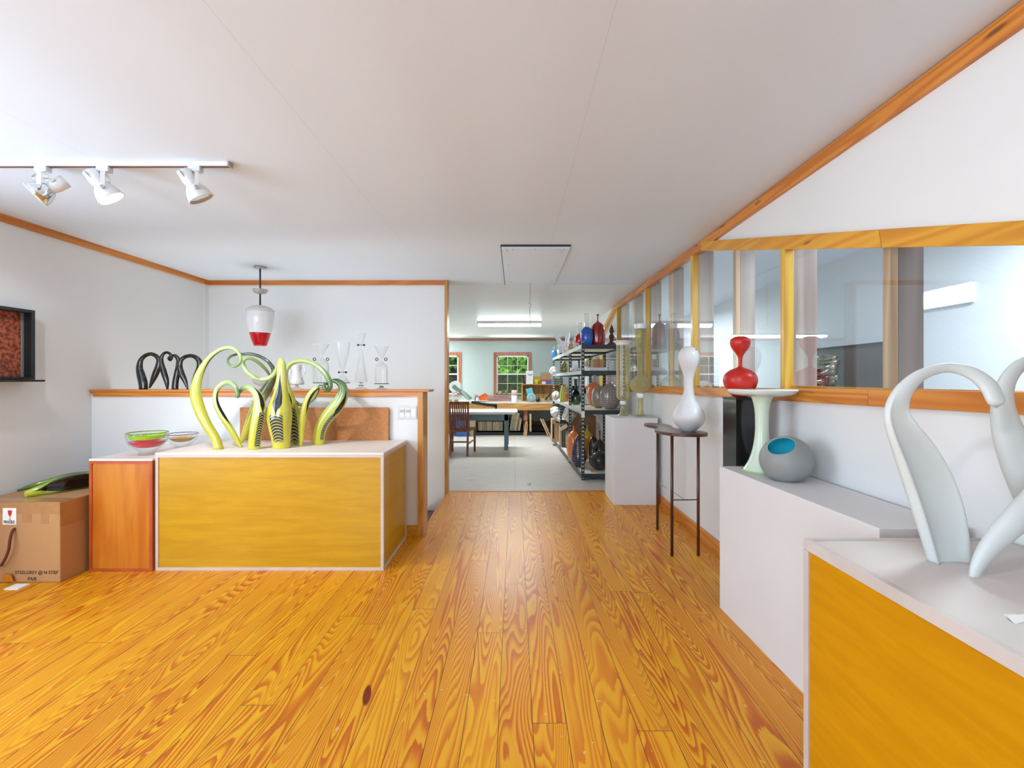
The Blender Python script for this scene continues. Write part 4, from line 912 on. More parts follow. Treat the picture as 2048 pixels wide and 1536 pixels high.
for i, px in enumerate((805, 816.3, 827.5)):
    MB().box(WX(px-4, 3.7), WX(px+4, 3.7), 3.690 if i < 2 else 3.691, 3.694, WZ(833, 3.7), WZ(817, 3.7)).build('rocker', M['switchw'], r, bevel=.001)
    if i < 2: MB().box(WX(px-4, 3.7), WX(px+3.6, 3.7), 3.6865, 3.691, WZ(825, 3.7), WZ(819, 3.7)).build('slider', pm('slider_grey', (180, 180, 182), .35), r)

# ================================================================== VESSELS ON THE LEDGE
LG = 'clear glass vessels on the half wall'
YV = 3.78; kk = YV/F
def clearpiece(label, px, parts):
    c = Vector((WX(px, YV), YV, LZ)); r = thing('clear_vessel', label, 'glass vessel', c, LG)
    for pn, kind, dat, m in parts:
        mb = MB()
        if kind == 'lathe': mb.lathe(smoothprof([(hw*kk, z*kk) for z, hw in dat], 4), c, 36, rib=12, amp=.01, cap=False)
        elif kind == 'disc': mb.lathe([(dat[1]*kk, dat[0]*kk-.003), (dat[1]*kk, dat[0]*kk+.003)], c, 32)
        elif kind == 'ring': mb.torus(c+Vector((dat[0]*kk, 0, dat[1]*kk)), 2.6*kk, .8*kk, (0, 1, 0), 20, 8)
        elif kind == 'ball': mb.ball(c+Vector((dat[0]*kk, 0, dat[1]*kk)), 2.2*kk)
        elif kind == 'bar': mb.cyl(c+Vector((-dat[0]*kk, 0, dat[1]*kk)), c+Vector((dat[0]*kk, 0, dat[1]*kk)), .6*kk, seg=8)
        mb.build(pn, m, r, smooth=True)
    return r
BKG = M['blackgloss']
footp = lambda: ('foot', 'lathe', [(0, 13), (1.5, 11), (4, 4), (6, 3), (8, 4)], M['clear'])
clearpiece('clear lidded jar with two ring handles beside the milk glass pitcher', 642, [footp(), ('body', 'lathe', [(14,14.5),(40,15),(52,13.5),(59,7),(63,2.4),(70,4.5),(82,11),(90,16)], M['clear']), ('rim_disc', 'disc', (13, 15.5), BKG), ('knop', 'disc', (8, 4.6), BKG), ('ring_handle', 'ring', (-13, 60), BKG), ('ring_handle', 'ring', (13, 60), BKG)])
clearpiece('clear hourglass vase with two black balls low on its waist', 685, [footp(), ('body', 'lathe', [(14,14),(22,8),(31,2.2),(40,3.4),(60,9),(80,13.5),(94,15.5)], M['clear']), ('rim_disc', 'disc', (13, 15), BKG), ('knop', 'disc', (8, 3.4), BKG), ('ball', 'ball', (-7, 34), BKG), ('ball', 'ball', (7, 34), BKG), ('bar', 'bar', (7, 34), BKG)])
clearpiece('tall clear bell shaped vase with two black balls near its top', 722, [('foot', 'lathe', [(0, 15), (1.5, 13), (5, 5), (8, 5)], M['clear']), ('body', 'lathe', [(14,13),(30,10),(55,6),(76,3),(86,1.6),(92,3),(103,6.5),(113,9.5)], M['clear']), ('knop', 'disc', (8, 4.8), BKG), ('knop', 'disc', (13, 3.6), BKG), ('ball', 'ball', (-6, 88.5), BKG), ('ball', 'ball', (6, 88.5), BKG), ('bar', 'bar', (6, 88.5), BKG)])
clearpiece('rightmost clear lidded jar with two ring handles', 763, [footp(), ('body', 'lathe', [(12,12.5),(38,12.5),(47,10.5),(53,5),(57,1.8),(64,3.8),(76,10),(86,15)], M['clear']), ('rim_disc', 'disc', (11, 14.5), BKG), ('knop', 'disc', (5.5, 4.2), BKG), ('ring_handle', 'ring', (-9.5, 60), BKG), ('ring_handle', 'ring', (8.5, 60), BKG)])
c = Vector((WX(593.5, YV), YV, LZ)); r = thing('pitcher', 'milk white footed pitcher with spout and handle behind the green horns', 'pitcher', c)
MB().lathe(smoothprof([(h*kk, z*kk) for z, h in ((0,13),(1,12),(4,5),(6,3),(9,4),(10,13.5),(18,12.5),(24,10.5),(36,8.4),(46,10),(49,11))], 4), c, 36).build('body', M['milk'], r, smooth=True)
hp = [(9,44,0),(13,46,0),(16.5,42,0),(16.5,34,0),(13,28,0),(9.5,25,0)]
MB().tube([c+Vector((x*kk, 0, z*kk)) for x, z, _ in crom(hp, 5)], 1.1*kk, 8).build('handle', M['milk'], r, smooth=True)
sp = [(-10,24,0),(-13,30,0),(-13.5,38,0),(-16,44,0),(-20,46,0)]
MB().tube([c+Vector((x*kk, 0, z*kk)) for x, z, _ in crom(sp, 5)], 1.5*kk, 8).build('spout', M['milk'], r, smooth=True)
vessel('footed_bowl', 'pale clear footed bowl behind the green horns on the half wall', 'bowl', 525, YV, LZ, [(780,8),(778,5),(775,3),(772,9),(767,16),(761,18.5),(759,19)], glassy('milky_bowl_glass', (236, 236, 234), (206, 206, 204), milk=.3), open_top=True)

# ================================================================== PENDANT LAMP
YPn = 4.48; c = Vector((WX(520.3, YPn), YPn, ZC)); kp = YPn/F
r = thing('pendant_lamp', 'white glass pendant lamp with a red bottom hanging by the back wall', 'pendant lamp', c)
zf = lambda py: WZ(py, YPn)
MB().lathe([(11*kp, ZC-.003), (11.5*kp, ZC-.012), (4*kp, ZC-.02)], (c.x, c.y, 0), 28).build('canopy', M['steel'], r, smooth=True)
MB().cyl((c.x, c.y, zf(613)), (c.x, c.y, ZC-.01), .0075, seg=10).build('rod', M['dark'], r, smooth=True)
MB().lathe(smoothprof([(3*kp, zf(588)), (11*kp, zf(586)), (14*kp, zf(580)), (13.4*kp, zf(579.5)), (2*kp, zf(583))], 3), (c.x, c.y, 0), 28).build('disc', pm('pewter', (196, 192, 184), .35, .3), r, smooth=True)
MB().lathe(smoothprof([(25*kp, zf(623.5)), (26.5*kp, zf(621)), (22*kp, zf(617)), (12*kp, zf(612)), (2*kp, zf(610.5))], 3), (c.x, c.y, 0), 36).build('lid', pm('lid_white', (218, 214, 208), .35), r, smooth=True)
MB().lathe(smoothprof([(19.6*kp, zf(666)), (22.5*kp, zf(656)), (25*kp, zf(643)), (25.6*kp, zf(632)), (24.6*kp, zf(623))], 4), (c.x, c.y, 0), 36).build('shade', M['milk'], r, smooth=True)
MB().lathe(smoothprof([(11.4*kp, zf(691)), (12*kp, zf(690.5)), (16*kp, zf(678)), (19.6*kp, zf(666))], 3), (c.x, c.y, 0), 36).build('red_bottom', pm('scarlet_glass', (196, 10, 26), .12, var=.06, coat=.5), r, smooth=True)

# ================================================================== TRACK LIGHTS
YT = 2.325
tr = thing('lighting_track', 'long white ceiling track carrying three spotlights', 'lighting track', (-2.2, YT, ZC))
MB().box(-3.4, WX(459, YT), YT-.018, YT+.018, ZC-.022, ZC).build('rail', M['white'], tr, bevel=.002)
MB().box(-3.4, WX(458, YT), YT-.009, YT+.009, ZC-.0235, ZC-.0215).build('slot', pm('track_slot', (120, 92, 84), .6), tr)
MB().box(WX(459, YT), WX(462, YT), YT-.019, YT+.019, ZC-.024, ZC).build('end_cap', M['steel'], tr)
LG2 = 'white spotlights on the ceiling track'
bulb_on = emit('lit_bulb', (255, 250, 240), 14.)
def spot_head(px, d, label, lit):
    d = Vector(d).normalized(); x = WX(px, YT); top = Vector((x, YT, ZC-.022))
    r = thing('spotlight', label, 'spotlight', top, LG2)
    MB().box(x-.028, x+.034, YT-.017, YT+.017, ZC-.05, ZC-.022).build('mount', M['white'], r, bevel=.003)
    piv = top+Vector((.008, 0, -.125))
    side = d.cross(Vector((0, 0, 1))).normalized()
    if side.x < 0: side = -side
    for s_ in (-1, 1):
        y = MB()
        a = piv+side*(.062*s_); b = a+Vector((0, 0, .075)); m_ = top+Vector((.004, 0, -.03))
        up = Vector((0, 1, 0)) if abs(side.y) < .8 else Vector((1, 0, 0))
        y.obox(a, b, .018, .004, side); y.obox(b, m_+side*(.02*s_), .018, .004, Vector((0, 0, 1))); y.build('yoke_arm', M['white'], r)
    for s_ in (-1, 1): MB().cyl(piv+side*(.058*s_), piv+side*(.072*s_), .009, seg=14).build('pivot_knob', M['steel'], r, smooth=True)
    b0 = piv-d*.11
    MB().lathe([(.024, 0), (.031, .002), (.033, .055), (.028, .075), (.034, .085)], b0, 28, d).build('socket', M['white'], r, smooth=True)
    MB().lathe([(.034, .083), (.046, .1), (.056, .125), (.060, .15), (.058, .152), (.05, .128), (.03, .09)], b0, 32, d, cap=False).build('reflector', M['chrome'] if not lit and px < 150 else M['white'], r, smooth=True)
    MB().lathe([(.0555, .143), (.03, .147), (.001, .149)], b0, 28, d, cap=False).build('bulb_face', bulb_on if lit else M['chrome'], r, smooth=True)
    MB().torus(b0+d*.15, .0595, .0035, d, 32, 8).build('ring', M['white'], r, smooth=True)
    cp = [top+Vector((0, -.005, -.028)), top+Vector((-.018, -.035, -.07)), b0+d*.02+Vector((0, -.045, 0)), b0+d*.05+Vector((0, -.03, 0))]
    MB().tube([Vector(p) for p in crom([tuple(p) for p in cp], 6)], .0035, 8).build('cord', M['steel'], r, smooth=True)
    return b0+d*.16, d
s1 = spot_head(85, (-.62, -.35, -.6), 'leftmost spotlight on the track, silver backed and turned to the left', False)
s2 = spot_head(208, (.48, .30, -.8), 'middle spotlight on the track, switched on', True)
s3 = spot_head(390, (.42, .30, -.85), 'rightmost spotlight near the end of the track, turned right', False)

# ================================================================== CEILING HATCH
r = thing('attic_hatch', 'white panelled attic hatch with screws in the ceiling', 'hatch', (.17, 4.5, ZC))
MB().add([(-.113,3.76,ZC-.022),(.46,3.76,ZC-.022),(.46,5.31,ZC-.010),(-.113,5.31,ZC-.010),(-.113,3.76,ZC-.006),(.46,3.76,ZC-.006),(.46,5.31,ZC-.002),(-.113,5.31,ZC-.002)], [(0,1,2,3),(7,6,5,4),(0,4,5,1),(1,5,6,2),(2,6,7,3),(3,7,4,0)]).build('panel', M['ceil'], r)
MB().box(-.118, .463, 3.735, 3.76, ZC-.012, ZC-.001).box(-.122, -.114, 3.75, 5.3, ZC-.008, ZC-.001).build('gap', M['dark'], r)
for sx, sy in ((-.07,3.80),(-.07,3.86),(-.02,3.80),(.17,3.80),(.36,3.80),(.41,3.80),(.40,3.86),(-.06,4.35),(.40,4.35),(-.05,5.1),(.40,5.1)):
    zz = ZC-.022+(sy-3.76)*.0077; MB().lathe([(.007, -.003), (.005, .001)], (sx, sy, zz-.001), 8).build('screw', M['steel'], r)
cr = [(0,0,0),(.004,0,-.12),(0,0,-.22),(-.012,.0,-.235),(.012,0,-.25),(.004,0,-.28),(-.004,0,-.3),(.002,0,-.42),(.002,0,-.50)]
MB().tube([Vector((WX(1060, 5.15), 5.15, ZC-.012))+Vector(p) for p in crom(cr, 4)], .0035, 6).build('pull_cord', pm('cord_grey', (150, 150, 148), .7), r, smooth=True)

# ================================================================== WORKSHOP
def fluoro(x0, x1, y, label):
    r = thing('fluorescent_light', label, 'ceiling light', ((x0+x1)/2, y, ZC-.02))
    MB().box(x0-.02, x1+.02, y-.075, y+.075, ZC-.06, ZC-.018).build('housing', M['white'], r, bevel=.004)
    pr = [(.058*math.cos(a), -.045*math.sin(a)) for a in [PI*i/10 for i in range(11)]]
    mb = MB(); mb.prism([(y+p, ZC-.06+q) for p, q in pr], 'X', x0, x1)
    mb.build('diffuser', emit('fluorescent_diffuser', (240, 252, 255), 30.), r, smooth=False)
    for x in (x0-.012, x1+.012): MB().box(x-.01, x+.01, y-.068, y+.068, ZC-.11, ZC-.058).build('end_cap', M['white'], r)
    return r
fluoro(-.70, .49, 8.62, 'lit four foot fluorescent light on the workshop ceiling')
fluoro(-4.4, -2.0, 10.8, 'long lit fluorescent light seen only as a reflection in the glazing')
# table with paper
r = thing('work_table', 'blue grey metal work table with white tipped legs in the workshop', 'table', (-.8, 8.2, 0))
tx0, tx1, ty0, ty1, tz = -1.75, -.02, 7.86, 8.62, .712
MB().box(tx0, tx1, ty0-.03, ty1+.03, tz-.03, tz).build('tabletop', M['tablemetal'], r, bevel=.003)
MB().box(tx0+.04, tx1-.1, ty0, ty0+.02, tz-.14, tz-.03).box(tx0+.04, tx1-.1, ty1-.02, ty1, tz-.14, tz-.03).box(tx1-.12, tx1-.1, ty0, ty1, tz-.14, tz-.03).build('apron', M['tablemetal'], r)
for x in (tx0+.06, tx1-.165):
    for y in (ty0, ty1-.06):
        lg = MB().prism([(x-.004, y), (x+.064, y), (x+.064, y+.06), (x-.004, y+.06)], 'Z', .05, tz-.03).build('leg', M['tablemetal'], r, bevel=.003)
        MB().box(x, x+.05, y+.004, y+.054, 0, .05).build('foot_cap', M['white'], lg)
pp = MB(); pp.box(tx0, tx1+.06, ty0-.034, ty1+.02, tz, tz+.012).box(tx0, tx1+.02, ty0-.038, ty0-.034, tz-.03, tz+.012)
tag(pp.build('paper_cover', M['paper']), 'white paper sheet covering the workshop table', 'paper')
# chair (seen from behind)
Yk = 7.62
r = thing('dining_chair', 'dark reddish wooden slat back chair drawn up to the workshop table', 'chair', (-.93, 7.84, 0))
mh = M['mahog']
xb0, xb1 = -1.09, -.80
for x, s_ in ((xb0, -1), (xb1, 1)):
    mb = MB(); mb.obox((x, Yk-.05, 0), (x, Yk+.02, .42), .034, .036, (0, 1, 0)); mb.obox((x, Yk+.02, .41), (x+s_*.012, Yk-.05, .905), .032, .034, (0, 1, 0)); mb.build('rear_leg', mh, r, bevel=.003)
for x in (-1.12, -.722):
    mb = MB(); mb.obox((x, 8.06, 0), (x, 8.05, .40), .036, .036, (0, 1, 0)); mb.build('front_leg', mh, r, bevel=.003)
mb = MB(); mb.prism([(xb0-.015, Yk-.005), (xb1+.015, Yk-.005), (-.70, 8.09), (-1.14, 8.09)], 'Z', .40, .44); mb.build('seat', mh, r, bevel=.006)
MB().obox((xb0-.012, Yk-.052, .893), (xb1+.03, Yk-.052, .893), .026, .05).build('top_rail', mh, r, bevel=.004)
MB().obox((xb0, Yk+.018, .45), (xb1, Yk+.018, .45), .024, .04).build('lower_rail', mh, r)
for i in range(7):
    x = xb0+.04+i*(xb1-xb0-.075)/6
    MB().obox((x+.012, Yk+.016, .46), (x-.004, Yk-.05, .875), .024, .01, (0, 1, 0)).build('slat', mh, r)
MB().obox((xb0, Yk-.02, .2), (-1.12, 8.06, .22), .016, .024).obox((xb1, Yk-.02, .2), (-.722, 8.06, .22), .016, .024).obox((xb0, Yk-.02, .235), (xb1, Yk-.02, .235), .016, .026).build('stretcher', mh, r)
# bench
BY0, BY1, BT = 10.4, 11.85, .76
r = thing('workbench', 'long pine workbench with a pale top along the far wall', 'workbench', (-.6, 11.1, 0))
MB().box(-3.2, 1.42, BY0-.02, BY1, BT-.025, BT).build('benchtop', pm('pale_bench_top', (214, 204, 188), .6, var=.06, scale=4.), r, bevel=.003)
MB().box(-.42, .86, BY0-.012, BY0+.03, BT-.18, BT-.027).box(-3.2, -.44, BY0, BY0+.04, BT-.18, BT-.027).build('apron', M['benchX'], r)
for x in (-2.4, -1.6, .2, 1.3): MB().box(x, x+.09, BY0+.12, BY0+.21, 0, BT-.025).build('leg', M['cedarZ'], r)
MB().box(-.9, .95, BY0+.02, BY1-.1, .07, .1).box(-.9, .95, BY0+.02, BY0+.04, 0.0, .1).build('low_shelf', M['dark'], r)
mb = MB(); mb.obox(P(943, 804.5, 10.382), P(992, 811.5, 10.382), .012, .05); mb.obox(P(992, 809, 10.382), P(992, 818, 10.382), .012, .05, (1, 0, 0))
tag(mb.build('metal_straightedge', M['dark']), 'black metal straightedge hanging across the bench apron', 'ruler')
tag(MB().box(WX(1011, 10.45), WX(1014, 10.45), 11.84, 11.85, .4, .5).build('wall_outlet', M['white']), 'white outlet on the wall under the workbench', 'outlet')['category'] = 'outlet'
bpy.data.objects['wall_outlet'].location.x = WX(1065, 11.8); bpy.data.objects['wall_outlet'].location.y = 11.885
# flats under the bench
FG = 'cardboard flats filed under the workbench'
flat0 = None
def flat(px, h, w=.018, z0=.1, y=10.46, lean=0.):
    global flat0
    if flat0 is None:
        flat0 = MB().box(-.009, .009, 0, .4, 0, 1.).build('board_flat', M['kraft_grey'], origin=(0, 0, 0)); o = flat0
    else: o = flat0.copy(); COL.objects.link(o)
    o.location = (WX(px, y), y, z0); o.scale = (w/.018, 1, h); o.rotation_euler = (0, lean, 0)
    tag(o, 'thin grey brown board filed upright under the workbench', 'board', FG)
for i in range(12): flat(957+i*2.35, .205+.01*random.random(), .019)
for i in range(12): flat(957+i*2.35, .13+.012*random.random(), .019, z0=.335, y=10.47)
for i in range(9): flat(986+i*2.3, .20+.02*random.random(), .018)
for i in range(7): flat(986+i*2.3, .14+.01*random.random(), .018, z0=.335, y=10.47)
for i in range(6): flat(1020+i*2.5, .42-.0*i, .020, lean=.16)
for px, h, l in ((1036, .30, .16), (1038.6, .28, .16)): flat(px, h, .022, lean=l)
MB_ = MB().box(-.9, .42, 10.47, 10.95, .318, .33); tag(MB_.build('rack_shelf', M['dark']), 'black wire shelf dividing the two rows of flats under the bench', 'shelf')
for px, h, l in ((1046, .34, .2), (1050, .27, .1), (1059, .40, .0)):
    o = MB().box(0, .04, 0, .4, 0, h).build('plywood_offcut', M['kraft'], origin=(0, 0, 0)); o.location = (WX(px, 10.4), 10.3, 0.0 if l else .1); o.rotation_euler = (0, l, 0); o.scale = (1, .22 if l else .8, 1)
    tag(o, {.34: 'leftmost leaning brown plywood offcut under the right of the bench', .27: 'short brown plywood offcut leaning under the bench', .40: 'thick upright brown offcut standing under the bench'}[h], 'board')
for px, h in ((1095, .42), (1099, .40)):
    o = MB().box(0, .03, 0, .4, 0, h).build('plywood_offcut', M['kraft'], origin=(0, 0, 0)); o.location = (WX(px, 10.3), 10.25, .0); o.rotation_euler = (0, -.42, 0); o.scale = (1, .3, 1)
    tag(o, 'pale board tilted left beside the shelving rack' if h > .41 else 'second pale board tilted left against the shelving rack', 'board')
tag(MB().box(-1.35, -1.05, 10.25, 10.6, 0, .42).build('storage_bin', pm('blue_plastic', (40, 92, 156), .35, var=.05), bevel=.01), 'blue plastic storage bin behind the chair', 'bin')
tag(MB().box(-1.04, -.91, 10.28, 10.6, 0, .46).build('carton', M['kraft_grey'], bevel=.004), 'beige carton standing beside the blue bin', 'box')
# on the bench
r = thing('paper_dispenser', 'grey green slanted tool holding a white paper roll on the bench', 'dispenser', (WX(928, 10.6), 10.6, BT))
mb = MB(); a, b = P(908, 771, 10.6), P(941, 802, 10.6); mb.obox(a, b+Vector((0, 0, .045)), .3, .075, (0, 0, 1)); mb.build('arm', pm('grey_green_enamel', (122, 140, 132), .45), r, bevel=.004)
mb = MB(); a2 = P(923, 782, 10.42); mb.obox(a2, P(938, 802, 10.42)+Vector((0, 0, .03)), .02, .06); mb.build('side_plate', pm('pale_green_enamel', (160, 184, 174), .45), r)
mb = MB(); c = P(911, 773.5, 10.6); mb.lathe([(.04, -.12), (.135, -.12), (.138, 0), (.135, .12), (.04, .12)], c, 30, (0, 1, 0)); mb.build('paper_roll', M['paper'], r, smooth=False)
mb = MB(); mb.lathe([(.045, -.125), (.042, -.11)], c, 20, (0, 1, 0)); mb.build('core', M['cardboard'], r)
mb = MB(); mb.box(c.x-.07, c.x-.02, 10.5, 10.56, BT, c.z-.08).build('stand', pm('pale_plastic', (206, 220, 224), .4), r)
tag(MB().box(WX(891, 10.9), WX(916, 10.9), 10.8, 11.0, BT, BT+.05).build('wooden_tray', M['benchX']), 'wooden tray below the left workshop window', 'tray')
carton('small_carton', 'little blue and white printed carton beside the orange packet', 950, 958, 10.55, .06, BT, .125, pm('navy_card', (66, 84, 136), .5), [('white_panel', .2, .9, .08, .88, M['paper'])])
tag(MB().box(WX(949, 10.7), WX(957, 10.7), 10.68, 10.76, BT, BT+.17).build('pink_carton', pm('pink_card', (226, 160, 150), .5), bevel=.003), 'pale pink carton behind the blue one on the bench', 'box')
mb = MB(); mb.add([P(960,801,10.7), P(972,801,10.7), P(976,790,10.7), P(970,786,10.7), P(957,793,10.7), P(962,800,10.85), P(972,800,10.85), P(975,790,10.85), P(969,787,10.85), P(959,793,10.85)], [(0,1,2,3,4),(9,8,7,6,5),(0,5,6,1),(1,6,7,2),(2,7,8,3),(3,8,9,4),(4,9,5,0)])
tag(mb.build('packet', pm('orange_packet', (240, 104, 44), .4, var=.08)), 'bright orange packet lying on the workbench', 'packet')
mb = MB()
for i in range(5): mb.obox(P(944+i*6, 802.5, 10.5+.02*i), P(956+i*5, 801+(i % 2)*1.5, 10.62), .1, .006, (0, .2, 1))
tag(mb.build('loose_papers', M['paper']), 'crumpled white papers before the orange packet', 'papers')
tag(MB().box(WX(974, 11.0), WX(1023, 11.0), 10.97, 11.03, BT, BT+.15).build('rough_plank', wood('mauve_weathered_plank', (150, 112, 104), (184, 150, 140), 'X', freq=5., coat=0.), bevel=.003), 'rough pinkish plank on edge below the workshop window', 'plank')
r = thing('canister', 'white cylinder with a pinkish upper half on the bench', 'canister', (WX(1028.5, 10.6), 10.6, BT))
MB().lathe([(.064, 0), (.066, .003), (.066, .16)], (WX(1028.5, 10.6), 10.6, BT), 28).build('body', M['paper'], r, smooth=True)
MB().lathe([(.0655, .16), (.0655, .275), (.06, .28)], (WX(1028.5, 10.6), 10.6, BT), 28).build('upper', pm('pink_card_tube', (222, 200, 188), .6), r, smooth=True)
c = P(1062.5, 791, 10.6)
r = thing('blower', 'pale teal blower with a round grille and slanted body on the bench', 'blower', (c.x, c.y, BT))
MB().lathe([(.02, -.05), (.098, -.05), (.105, -.03), (.105, .05), (.09, .06)], (c.x, c.y, BT+.105), 32, (0, 1, 0)).build('housing', pm('pale_teal_plastic', (176, 214, 210), .35), r, smooth=True)
gr = MB()
for R_ in (.03, .055, .08): gr.torus((c.x, c.y-.052, BT+.105), R_, .006, (0, 1, 0), 24, 6)
gr.build('grille', pm('grille_grey', (110, 130, 130), .4), r, smooth=True)
mb = MB(); mb.obox((c.x-.01, c.y+.02, BT+.14), P(1057.5, 775, 10.62)+Vector((0, 0, -.02)), .12, .15, (0, 0, 1)); mb.build('duct', pm('teal_plastic', (90, 176, 188), .35), r, bevel=.006)
mb = MB(); mb.obox((c.x-.08, c.y+.04, BT+.05), P(1052.5, 778, 10.64), .1, .03, (0, 0, 1)); mb.build('back_plate', M['dark'], r)
carton('kraft_box', 'low kraft box with papers near the shelving rack on the bench', 1080, 1090, 10.6, .12, BT, .09, M['kraft'])
tag(MB().lathe([(.04, 0), (.045, .01), (.045, .1), (.03, .11)], (WX(1076, 10.55), 10.55, BT), 20).build('dark_jar', M['blackgloss'], smooth=True), 'small dark jar beside the teal blower', 'jar')
mb = MB(); mb.obox(P(1091, 800, 10.6)+Vector((0,0,.01)), P(1101, 787, 10.6), .1, .03); tag(mb.build('desk_stapler', M['dark']), 'dark slanted clamp tool near the rack on the bench', 'tool')
tag(MB().box(WX(1094, 10.7), WX(1099, 10.7), 10.7, 10.72, BT, BT+.14).build('cream_card', pm('cream_card', (226, 214, 190), .7)), 'cream card standing behind the dark tool', 'card')
# hutch
HX0, HX1, HY0, HZ = WX(1043, 11.0), 1.25, 11.0, 1.178
r = thing('bench_hutch', 'open backed wooden shelf hutch standing on the workbench', 'hutch', ((HX0+HX1)/2, 11.2, BT))
MB().box(HX0, HX0+.035, HY0, 11.5, BT, HZ-.02).build('side_panel', M['hutch'], r)
MB().box(HX1-.035, HX1, HY0, 11.5, BT, HZ-.02).build('side_panel', M['hutch'], r)
MB().box(HX0, HX1, HY0-.01, 11.5, HZ-.02, HZ).build('top_panel', M['benchX'], r, bevel=.002)
MB().box(HX0+.035, HX1-.035, 11.47, 11.5, BT, HZ-.02).build('back_panel', M['hutch'], r)
r = carton('white_box', 'tall white box with a black curved stroke on the hutch', 1052, 1066, 11.05, .12, HZ, .325, M['paper'])
sw = [P(1056, 748, 11.045), P(1058, 750, 11.045), P(1061.5, 750, 11.045), P(1064, 748, 11.045)]
MB().tube([Vector(p) for p in crom([tuple(p) for p in sw], 4)], .007, 6).build('curved_stroke', M['ink'], r)
carton('wood_box', 'amber wooden box behind the yellow tub on the hutch', 1066.5, 1081, 11.15, .12, HZ, .19, M['goldZ'])
tag(MB().lathe([(.045, 0), (.052, .07), (.056, .075), (.05, .1), (.03, .105)], (WX(1073.5, 11.06), 11.07, HZ), 24).build('yellow_tub', pm('neon_yellow', (222, 226, 50), .4), smooth=True), 'neon yellow lidded tub on the hutch', 'tub')
carton('kraft_box', 'kraft cardboard box on top of the red and blue carton', 1082, 1101, 11.16, .16, HZ, .29, M['kraft'])
carton('printed_carton', 'red white and blue printed carton on the hutch', 1083.5, 1103, 11.03, .12, HZ, .105, pm('blue_print', (40, 104, 176), .4), [('red_band', 0., 1., .62, 1., M['redink']), ('white_panel', .0, .4, 0., .62, M['paper'])])
tag(MB().cyl((WX(1049.5, 11.02), 11.07, HZ), (WX(1051, 11.02), 11.07, HZ+.2), .022, seg=14).build('maroon_tube', pm('maroon_tube', (92, 34, 44), .4), smooth=True), 'dark maroon tube leaning beside the white box on the hutch', 'tube')
tag(MB().box(1.0, 1.18, 11.05, 11.3, HZ, HZ+.14).build('green_box', pm('moss_green', (96, 116, 92), .6), bevel=.003), 'moss green box at the right end of the hutch', 'box')
# jars on window sill
tag(MB().lathe([(.045, 0), (.05, .02), (.05, .085), (.04, .09)], (WX(1001, 11.86), 11.845, WZ0), 18).build('sill_jar', pm('putty_jar', (150, 146, 128), .4), smooth=True), 'putty coloured jar on the workshop window sill', 'jar')
tag(MB().lathe([(.03, 0), (.034, .02), (.034, .09), (.02, .11)], (WX(1013, 11.86), 11.845, WZ0), 18).build('sill_bottle', pm('grey_bottle', (116, 124, 118), .3), smooth=True), 'grey bottle on the workshop window sill', 'bottle')
# crumpled paper on the workshop floor
bag('paper_ball', 'white crumpled paper ball on the grey workshop floor', 1058, 5.55, -.004, .045, .03, .04, M['paper'], 31, cat='paper')

# ================================================================== BEHIND THE GLASS
struct('floor_annex_bench', MB().box(2.5, 3.19, 3.62, 5.05, -.01, 1.0), M['sheath'])
mb = MB()
for i in range(11):
    z = 1.035+.046*i; x0_ = 2.86+random.uniform(-.04, .04); pts = [(x0_, 3.98+.15*k, z+random.uniform(-.014, .014)) for k in range(5)]
    mb.tube([Vector(p) for p in crom(pts, 3)], [.03+.012*math.sin(k*1.3+i) for k in range(13)], 8)
tag(mb.build('foil_bundle', pm('crinkled_foil', (150, 138, 124), .25, .85, var=.5, scale=9., bump=.5), smooth=True), 'crumpled silver foil insulation bundle behind the glazing', 'foil')
r = thing('glow_panel', 'added glowing panel for the bright patch seen through the right glazing', 'glowing panel', (3.18, 3.36, 1.9))
MB().box(3.17, 3.2, 3.13, 3.6, 1.83, 1.97).build('housing', M['white'], r)
MB().box(3.164, 3.17, 3.15, 3.58, 1.845, 1.955).build('diffuser', emit('annex_glow', (248, 252, 255), 6.), r)  # bright wall patch built as an added glowing panel, not a fixture

